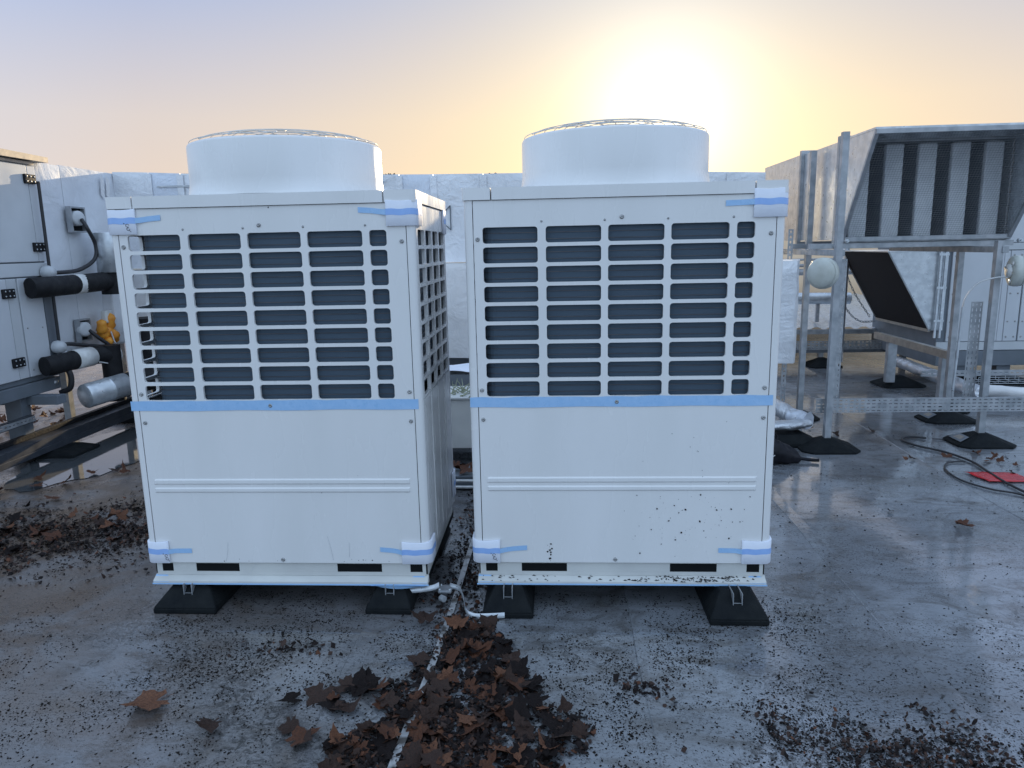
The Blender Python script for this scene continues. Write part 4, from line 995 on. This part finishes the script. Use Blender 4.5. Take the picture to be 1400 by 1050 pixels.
o = place(b.build('lichen_twig', Mt['twig']), (-.66, 5.05, .508)); tag(o, 'pale green lichen-covered twigs on the pale box in the gap', 'twigs')
b = MB(); vs = []
for j in range(9):
    for i in range(13):
        x, y = -.98+.62*i/12, 5.45+.3*j/8; vs.append((x, y, .60+.03*noise.noise(V((x*7, y*7, 0)))))
b.add(vs, [(j*13+i, j*13+i+1, (j+1)*13+i+1, (j+1)*13+i) for j in range(8) for i in range(12)], True)
t = thing('covered_tray', 'pale blue plastic sheet draped on a low tray behind the pale box', 'sheet', (-.7, 5.6, 0))
b.build('plastic_sheet', Mt['foam'], t)
MB().box(-.96, -.4, 5.47, 5.73, 0, .565).build('tray', Mt['ahu_dark'], t)
o = MB()
for y in (4.16, 4.28): o.tube([(-1.6, y, .105), (.2, y, .10)], .009, 8)
o = place(o.tube([(-.7, 4.16, .0), (-.7, 4.16, .10)], .009, 6).tube([(-.45, 4.28, .0), (-.45, 4.28, .10)], .009, 6).build('refrigerant_pipes', Mt['white']), (-.6, 4.2, 0)); tag(o, 'pair of thin pale pipes crossing the gap behind the condensers', 'pipes')
t = thing('cable_tray', 'dark low tray crossing the gap between condensers, leaves caught on it', 'cable tray', (-.6, 4.5, 0))
MB().box(-1.6, .3, 4.38, 4.62, .03, .10).build('tray', Mt['ahu_dark'], t, .004)

# black bag with white print, right of the right condenser
t = thing('black_bag', 'crumpled black cloth bag with white print lying by the right condenser', 'bag', (1.5, 5.1, 0))
b = MB(); vs = []; na, nb = 22, 16
for j in range(nb+1):
    f = j/nb; cx_ = 1.30+.42*f; rad = .145*(1-f)**.55*(1 if f < .97 else .5)+.012
    for i in range(na):
        a = 2*math.pi*i/na; k = 1+.28*noise.noise(V((math.cos(a)*1.6+f*5, math.sin(a)*1.6, f*4)))+.22*abs(noise.noise(V((math.cos(a)*4+f*9, math.sin(a)*4, f*11))))
        vs.append((cx_, 5.08-.10*f+rad*1.15*k*math.cos(a), max(.003, .02+rad*.55*(1-f*.4)+rad*k*math.sin(a)*.95)))
b.add(vs, [(j*na+i, j*na+(i+1) % na, (j+1)*na+(i+1) % na, (j+1)*na+i) for j in range(nb) for i in range(na)], True)
b.add(vs[:na], [tuple(range(na))]); b.build('bag_body', Mt['bag'], t)
MB().tube(spl([(1.40, 5.05, .17), (1.50, 5.03, .215), (1.56, 5.02, .18), (1.54, 5.0, .14), (1.46, 5.0, .13)]), .007, 6).build('strap', Mt['bag'], t)
MB().tube(spl([(1.68, 4.99, .03), (1.75, 4.98, .022), (1.80, 4.97, .018), (1.84, 4.96, .02)]), .012, 6).build('cord_end', Mt['bag'], t)
b = MB()
def bagpt(x, dz):
    f = (x-1.30)/.42; rad = .145*(1-f)**.55+.012
    a = R(-(140)+dz)
    k = 1+.28*noise.noise(V((math.cos(a)*1.6+f*5, math.sin(a)*1.6, f*4)))
    return V((x, 5.08-.10*f+rad*1.15*k*math.cos(a)-.004, .02+rad*.55*(1-f*.4)+rad*k*math.sin(a)*.95+.003))
b.tube([bagpt(1.425-.022*math.cos(q*.7-2.1), -45+16*math.sin(q*.7-2.1)) for q in range(7)], .0045, 5)
for x, a in ((1.39, -30), (1.40, -5), (1.47, -58), (1.50, -35), (1.42, -20)):
    b.tube([bagpt(x, a), bagpt(x+.016, a-8)], .0035, 5)
b.build('white_print', Mt['white'], t)

# red plastic sheet
b = MB(); vs = []
for j in range(7):
    for i in range(13):
        u, w_ = i/12, j/6; x = 2.74+.30*u-.05*w_; y = 4.53+.20*w_-.02*u
        vs.append((x+.01*noise.noise(V((u*4, w_*3, 1))), y+.012*noise.noise(V((u*4, w_*3, 7))), .008+.010*abs(noise.noise(V((u*4, w_*4, 3))))))
b.add(vs, [(j*13+i, j*13+i+1, (j+1)*13+i+1, (j+1)*13+i) for j in range(6) for i in range(12)], True)
o = b.build('red_sheet', Mt['red']); place(o, (2.87, 4.62, 0)); tag(o, 'scrap of bright red plastic sheet lying on the wet roof', 'plastic sheet')
o.modifiers.new('solid', 'SOLIDIFY').thickness = .001
# black cables on the roof at right
def floorcable(pts, r, label):
    o_ = MB().tube(spl([(x, y, r+.004+(p[2] if len(p) > 2 else 0)) for p in pts for x, y in (p[:2],)], 10), r, 8).build('loose_cable', Mt['cable'])
    place(o_, (*pts[0][:2], 0)); tag(o_, label, 'cable', 'loose black cables at the right')
floorcable([(2.86, 5.56), (2.74, 5.60), (2.66, 5.52), (2.68, 5.36), (2.80, 5.18), (2.86, 4.95), (2.84, 4.72), (2.82, 4.45), (2.85, 4.2), (3.0, 3.9)], .008, 'black cable looped behind and running past the red scrap')
floorcable([(2.82, 4.95), (2.70, 4.93), (2.60, 4.78), (2.58, 4.55), (2.66, 4.38), (2.78, 4.28), (2.9, 4.05), (3.2, 3.8)], .006, 'thinner black cable curving in front of the red scrap')
floorcable([(2.90, 5.55), (3.0, 5.52), (3.02, 5.44), (3.0, 5.35)], .004, 'short end of thin black cable beside the labelled pyramid foot')
o = MB().tube(spl([(4.88, 7.6, .25), (5.0, 7.4, .18), (5.2, 7.2, .12), (5.5, 7.0, .05)]), .022, 8).build('hanging_hose', Mt['cable']); place(o, (4.9, 7.6, .25)); tag(o, 'black hose sagging from the far air handler base', 'hose')

# lightning conductor strip with cross clamp
t = thing('lightning_strip', 'flat aluminium conductor strip with a cross clamp between the condensers', 'metal strip', (-.5, 2.95, 0))
b = MB(); n = 60; vs = []
for i in range(n+1):
    f = i/n; y = 1.6+2.6*f; x = -.492+.058*((y-1.9)/1.55)+.006*math.sin(y*3); z = .010+.005*math.sin(y*4.1)
    vs += [(x-.0125, y, z), (x+.0125, y, z), (x-.0125, y, z+.003), (x+.0125, y, z+.003)]
fs = []
for i in range(n):
    k = 4*i; fs += [(k+2, k+3, k+7, k+6), (k, k+2, k+6, k+4), (k+1, k+5, k+7, k+3)]
b.add(vs, fs); b.build('strip', Mt['strip'], t)
b = MB()
def ribbon3(pts, w, parent, upv=(0, 0, 1), name='strip_end'):
    P = spl(pts, 7); b_ = MB(); vs_ = []
    for i, p in enumerate(P): vs_ += [p+V((0, 0, -w/2)), p+V((0, 0, w/2)), p+V((0, .003, -w/2)), p+V((0, .003, w/2))]
    f_ = []
    for i in range(len(P)-1):
        k = 4*i; f_ += [(k, k+4, k+5, k+1), (k+2, k+3, k+7, k+6), (k+1, k+5, k+7, k+3)]
    b_.add(vs_, f_, True); return b_.build(name, Mt['galv'], parent)
ribbon3([(-.665, 2.90, .060), (-.60, 2.91, .062), (-.545, 2.925, .064), (-.52, 2.94, .070)], .026, t)
ribbon3([(-.475, 2.965, .055), (-.43, 2.94, .05), (-.405, 2.88, .035), (-.385, 2.80, .020), (-.345, 2.765, .018), (-.29, 2.765, .018), (-.22, 2.775, .017)], .024, t)
MB().box(-.525, -.465, 2.925, 2.985, .035, .050).build('clamp_plate', Mt['galv_dull'], t, .004)
MB().tube([(-.508, 2.90, .03), (-.490, 2.885, .03)], .014, 10).build('clamp_roll', Mt['galv'], t)
for dx, dy in ((-.022, -.022), (.022, -.022), (-.022, .022), (.022, .022)):
    MB().lathe((-.495+dx, 2.955+dy, .050), [(.006, 0), (.006, .005), (0, .006)], 8).build('bolt', Mt['galv'], t)

# ------------------------------------------------------------------ leaves
def leaf_mesh(seed, curl, m):
    rn = random.Random(seed); tips = [(-48, .62), (12, .84), (90, .95), (168, .84), (228, .62)]
    ol = []
    for k, (a, r_) in enumerate(tips):
        a += rn.uniform(-6, 6); r_ *= rn.uniform(.85, 1.1)
        ol += [(a-22, r_*.72), (a-12, r_*.80), (a-4, r_*.86), (a, r_), (a+9, r_*.78), (a+20, r_*.76)]
        if k < 4: ol.append(((a+tips[k+1][0])/2, (.50*rn.uniform(.75, 1.15))))
    ol.append((270, .10))
    vs = [(0, 0, 0)]
    def zf(x, y, r_): return curl*(.45*r_*r_*math.cos(2*math.atan2(y, x)+rn.random()*.2+seed) + .30*r_**2 + .10*noise.noise(V((x*3+seed, y*3, 0))))
    n = len(ol)
    for sc in (.5, 1):
        for a, r_ in ol:
            x, y = r_*sc*math.cos(R(a)), r_*sc*math.sin(R(a)); vs.append((x, y, zf(x, y, r_*sc)))
    fs = [(0, 1+i, 1+(i+1) % n) for i in range(n)] + [(1+i, 1+n+i, 1+n+(i+1) % n, 1+(i+1) % n) for i in range(n)]
    b_ = len(vs); vs += [(-.015, -.08, zf(0, -.1, .1)), (.015, -.08, zf(0, -.1, .1)), (.03, -.6, .06), (.05, -.6, .06)]
    fs.append((b_, b_+1, b_+3, b_+2))
    me = bpy.data.meshes.new('leaf'); me.from_pydata(vs, [], fs); me.update(); me.materials.append(m)
    for p in me.polygons: p.use_smooth = (seed % 2 == 0)
    return me
LM = [[leaf_mesh(s_*10+k, .35+.6*((s_*3+k) % 4)/3, LEAF[s_]) for k in range(4)] for s_ in range(4)]
CW = ('rust-orange', 'dull brown', 'nearly black', 'pale tan')
def leaf(x, y, z, size, kind, label, group=None, tilt=.25, rz=None):
    o_ = bpy.data.objects.new('fallen_leaf', random.choice(LM[kind])); col.objects.link(o_)
    o_.location = (x, y, z); o_.scale = (size*random.uniform(.6, 1), size, size*random.uniform(.6, 1.3))
    o_.rotation_euler = (random.gauss(0, tilt), random.gauss(0, tilt), random.uniform(0, 6.28) if rz is None else rz)
    tag(o_, label, 'leaf', group); return o_
leaf(-1.40, 2.16, .02, .12, 3, 'large rust-brown maple leaf alone on the roof at lower left', rz=2.2, tilt=.15)
leaf(-1.13, 2.04, .025, .075, 1, 'curled dark brown leaf alone, left of the central leaf pile', tilt=.3)
leaf(2.19, 3.78, .02, .085, 0, 'lone orange-brown leaf on the wet roof at the right', tilt=.15)
leaf(-.545, 2.72, .03, .085, 1, 'dark rust leaf leaning against the strip just below the cross clamp', tilt=.25)
leaf(-.40, 2.66, .04, .07, 3, 'bright tan maple leaf just right of the strip below the cross clamp', tilt=.3, rz=.3)
G1 = 'leaves heaped in the pile between the condensers'
def inpile(x, y):
    w = (.11+.30*max(0, (2.72-y)/.85))*(1+.5*noise.noise(V((x*5, y*5, 3)))); c = -.35+.05*(2.75-y)
    return abs(x-c) < w
n = 0
rp = random.Random(5)
while n < 140:
    y = 1.72+1.0*rp.random()**1.5; x = rp.uniform(-.85, .2)
    if not inpile(x, y): continue
    d = abs(x+.33)/.45
    z = .010+.022*max(0, 1-d)*max(0, (2.7-y))*rp.random()+.008*rp.random()
    k = rp.choices([0, 1, 2, 3], [.26, .40, .18, .16])[0]
    leaf(x, y, z, rp.uniform(.045, .085), k, '%s leaf, %s of the central heap, %s of the metal strip' % (CW[k], 'top third' if y > 2.4 else 'middle' if y > 2.08 else 'near end', 'left' if x < -.49+.037*(y-1.9) else 'right'), G1, .28); n += 1
G2 = 'leaves scattered around the central heap'
for k in range(26):
    a = rp.uniform(0, 6.28); leaf(-.66+.25*math.cos(a)*rp.random()*1.2-.03, 2.12+.17*math.sin(a), .012, rp.uniform(.05, .09), (kk := rp.choice([0, 1, 1, 2])), '%s leaf lying loose at the left edge of the central heap' % CW[kk], G2, .2)
G3 = 'leaves drifted on the roof left of the condensers'
for k in range(70):
    f = rp.random(); leaf(-4.1+2.1*f+rp.gauss(0, .1), 3.30+.7*f+rp.gauss(0, .19), .012+.01*rp.random(), rp.uniform(.045, .08), (kk := rp.choice([0, 0, 1, 2, 2, 3])), '%s leaf, %s of the leaf drift on the left roof' % (CW[kk], 'end nearest the condenser' if f > .6 else 'middle' if f > .3 else 'far left end'), G3, .3)
for x, y in ((-3.5, 4.45), (-3.35, 4.55), (-3.6, 4.6), (-3.2, 4.2), (-3.3, 4.75), (-3.15, 4.8), (-3.05, 4.75), (-3.7, 4.35), (-3.0, 5.4), (-3.15, 5.5)):
    leaf(x, y, .02, rp.uniform(.06, .09), rp.choice([0, 0, 1]), 'rust-coloured leaf beside the puddle below the cable channel', 'leaves beside the left puddle', .25)
G4 = 'leaves under the left air handler'
for k in range(30): leaf(-5.0+rp.gauss(0, .35), 6.3+rp.gauss(0, .35), .03*rp.random()+.01, rp.uniform(.07, .1), (kk := rp.choice([0, 3, 0])), '%s leaf on the roof behind the air handler leg' % CW[kk], G4, .4)
G5 = 'leaves scattered on the wet roof at the right'
for x, y in ((2.10, 5.9), (2.2, 5.8), (2.22, 5.7), (2.55, 5.8), (2.45, 5.0), (2.5, 5.02), (3.1, 5.08), (3.2, 5.12), (3.05, 4.95), (3.1, 4.85), (2.95, 4.95), (3.0, 5.0), (3.5, 5.0), (3.6, 4.95), (1.9, 4.0), (3.0, 5.15), (2.75, 5.05), (2.98, 4.7)):
    leaf(x, y, .014, rp.uniform(.035, .065), (kk := rp.choice([0, 0, 1, 3])), 'small %s leaf on the wet roof %s' % (CW[kk], 'near the red plastic scrap' if x > 2.6 and y < 5.3 else 'between the front posts of the strut frame' if y > 5.4 else 'right of the black bag'), G5, .25)
for x, y in ((-.6, 4.5), (-.52, 4.48), (-.66, 4.52), (-.57, 4.44), (-.7, 4.47)): leaf(x, y, .13, .08, 0, 'brown leaf caught on the dark tray behind the gap', 'leaves on the tray in the gap', .4)
leaf(2.17, 5.72, .03, .04, 0, 'tiny reddish leaf beside the foot of the front left post', tilt=.5)

# dirt: thousands of small crumbs, denser under and between the machines, partly in place of shade
def dens(x, y):
    d = .035
    d += .9*math.exp(-((x+.38)/.22)**2-((y-2.35)/.50)**2)
    d += .75*math.exp(-((x+.45)/.14)**2) * (1 if 2.6 < y < 4.6 else 0)
    d += 1.2*math.exp(-((x-1.08)/.27)**2-((y-2.02)/.14)**2)
    d += .8*math.exp(-((x-.70)/.07)**2-((y-2.12)/.09)**2)
    d += .7*math.exp(-((x-.92)/.22)**2-((y-2.78)/.10)**2)
    d += .8*(1 if -1.7 < x < 1.0 and 2.3 < y < 3.0 else 0)*math.exp(-(2.95-y)*2.6)
    d += .75*math.exp(-((x-.30)/.36)**2-((y-2.30)/.30)**2)
    d += .5*math.exp(-((x+1.05)/.45)**2-((y-2.5)/.34)**2)
    d += .7*math.exp(-(((x+3.0)*.32-(y-3.5))/.42)**2)*(1 if x < -1.7 else 0)
    d += .14*math.exp(-((y-2.2)/.6)**2)
    d *= .12+1.9*max(0, .30+noise.noise(V((x*3.1, y*3.1, 2)))+.9*noise.noise(V((x*11, y*11, 5)))+.5*noise.noise(V((x*30, y*30, 5))))
    return d
rd = random.Random(11); vs, fs = [], []; cnt = 0; tries = 0
while cnt < 60000 and tries < 500000:
    tries += 1
    y = 1.55+4.2*rd.random()**1.8; x = rd.uniform(-.95, .95)*(y*.9+.3)
    if rd.random() > dens(x, y): continue
    s_ = rd.choice([.0007, .0008, .001, .001, .0013, .0016, .0022, .0032])*(1.25 if y < 3.2 else 1.7); a = rd.uniform(0, 6.28); st = rd.uniform(.7, 1.6)
    ca, sa = math.cos(a), math.sin(a); b0 = len(vs)
    for px_, py_ in ((-st, -.6), (st*.9, -.7), (st*.5, .8), (-st*.6, .6)):
        px_ *= s_*rd.uniform(.7, 1.2); py_ *= s_*rd.uniform(.7, 1.2); vs.append((x+px_*ca-py_*sa, y+px_*sa+py_*ca, .0008))
    vs.append((x, y, s_*rd.uniform(.5, 1.3)))
    fs += [(b0, b0+1, b0+4), (b0+1, b0+2, b0+4), (b0+2, b0+3, b0+4), (b0+3, b0, b0+4)]; cnt += 1
b = MB(); b.v, b.f, b.sm = vs, fs, [False]*len(fs)
o = b.build('dirt_crumbs', Mt['speck']); tag(o, 'black moss and soil crumbs over the wet roof, thickened as shade near the units', 'dirt', kind='stuff')
# leaf mould: broken flakes bedding the piles
vs, fs = [], []; mats_i = []; cnt = 0
def mould(x, y):
    d = (1.0 if inpile(x, y) and y < 2.8 else 0)*(.4+.8*math.exp(-((x+.33)/.25)**2))
    d += 1.0*math.exp(-((x-1.08)/.24)**2-((y-2.02)/.11)**2) + .9*math.exp(-((x-.70)/.05)**2-((y-2.12)/.07)**2)+.6*math.exp(-((x-1.18)/.05)**2-((y-2.2)/.04)**2)
    d += 1.0*math.exp(-(((x+3.0)*.32-(y-3.58))/.36)**2)*(1 if x < -1.85 else 0)
    d += .6*math.exp(-((x+.42)/.10)**2)*(1 if 2.6 < y < 4.4 else 0)
    d += .4*math.exp(-((x+1.0)/.16)**2-((y-2.52)/.05)**2)+.35*math.exp(-((x-.32)/.10)**2-((y-2.3)/.06)**2)
    return d*(.2+1.4*max(0, .45+noise.noise(V((x*5, y*5, 9)))+.6*noise.noise(V((x*16, y*16, 9)))))
while cnt < 17000:
    y = 1.55+3.2*rd.random()**1.4; x = rd.uniform(-.95, .85)*(y*.9+.4)
    if rd.random() > mould(x, y): continue
    s_ = rd.uniform(.003, .013)*(.7 if x > .4 else 1); z = .003+.012*rd.random()**2; b0 = len(vs); nn = rd.randint(4, 6); a0 = rd.uniform(0, 6)
    tx, ty = rd.gauss(0, .5), rd.gauss(0, .5)
    vs.append((x, y, z+s_*.25))
    for k in range(nn):
        a = a0+2*math.pi*k/nn; rr_ = s_*rd.uniform(.5, 1.3); dx, dy = rr_*math.cos(a), rr_*math.sin(a); vs.append((x+dx, y+dy, max(.001, z+dx*tx+dy*ty)))
    mi_ = rd.choices([0, 1, 2], [.62, .30, .08])[0]
    for k in range(nn): fs.append((b0, b0+1+k, b0+1+(k+1) % nn)); mats_i.append(mi_)
    cnt += 1
b = MB(); b.v, b.f, b.sm = vs, fs, [False]*len(fs)
o = b.build('leaf_mould', LEAF[2]); o.data.materials.append(LEAF[1]); o.data.materials.append(LEAF[0]); o.data.polygons.foreach_set('material_index', mats_i); tag(o, 'dark broken leaf mould bedded under the leaf piles', 'leaf mould', kind='stuff')
# scrap of white plastic against the left unit
o = MB().add([(-1.99, 3.55, .01), (-1.86, 3.50, .012), (-1.84, 3.62, .06), (-1.93, 3.66, .10), (-1.98, 3.6, .07)], [(0, 1, 4), (1, 2, 3), (1, 3, 4)]).build('white_scrap', Mt['foam']); place(o, (-1.92, 3.57, 0)); tag(o, 'scrap of white foam sticking out behind the left condenser', 'scrap')
o.modifiers.new('solid', 'SOLIDIFY').thickness = .004

# bare trees beyond the roof
def tree(x, y, h, label, seed):
    rn = random.Random(seed); t_ = thing('bare_tree', label, 'tree', (x, y, -12), 'bare winter trees beyond the roof')
    tr = MB(); cr_ = MB(); tr.tube([(x, y, -12), (x+.2, y, -8), (x-.1, y+.1, -12+h*.45)], .28, 8, True, .5)
    def br(p, d, l, r_, dep):
        pts_ = [p]
        for q in range(4): d = (d+V((rn.gauss(0, .16), rn.gauss(0, .16), rn.gauss(.02, .1)))).normalized(); pts_.append(pts_[-1]+d*l/4)
        cr_.tube(pts_, r_, 4, False, .55)
        if dep:
            for q in range(3 if dep > 1 else 4):
                a = rn.uniform(0, 6.28); d2 = (d+V((math.cos(a), math.sin(a), .25))*rn.uniform(.5, .9)).normalized(); br(pts_[rn.randint(2, 4)], d2, l*.68, r_*.55, dep-1)
    for k in range(6):
        a = k*1.05; br(V((x, y, -12+h*(.38+.02*k))), V((math.cos(a)*.6, math.sin(a)*.6, 1)).normalized(), h*.26, .11, 4)
    tr.build('trunk', Mt['bark'], t_); cr_.build('branches', Mt['bark'], t_)
tree(11.0, 30, 13.2, 'bare winter tree seen through the strut frame, left of the pair', 3)
tree(14.0, 31, 13.4, 'bare winter tree seen left of the black intake hood', 8)
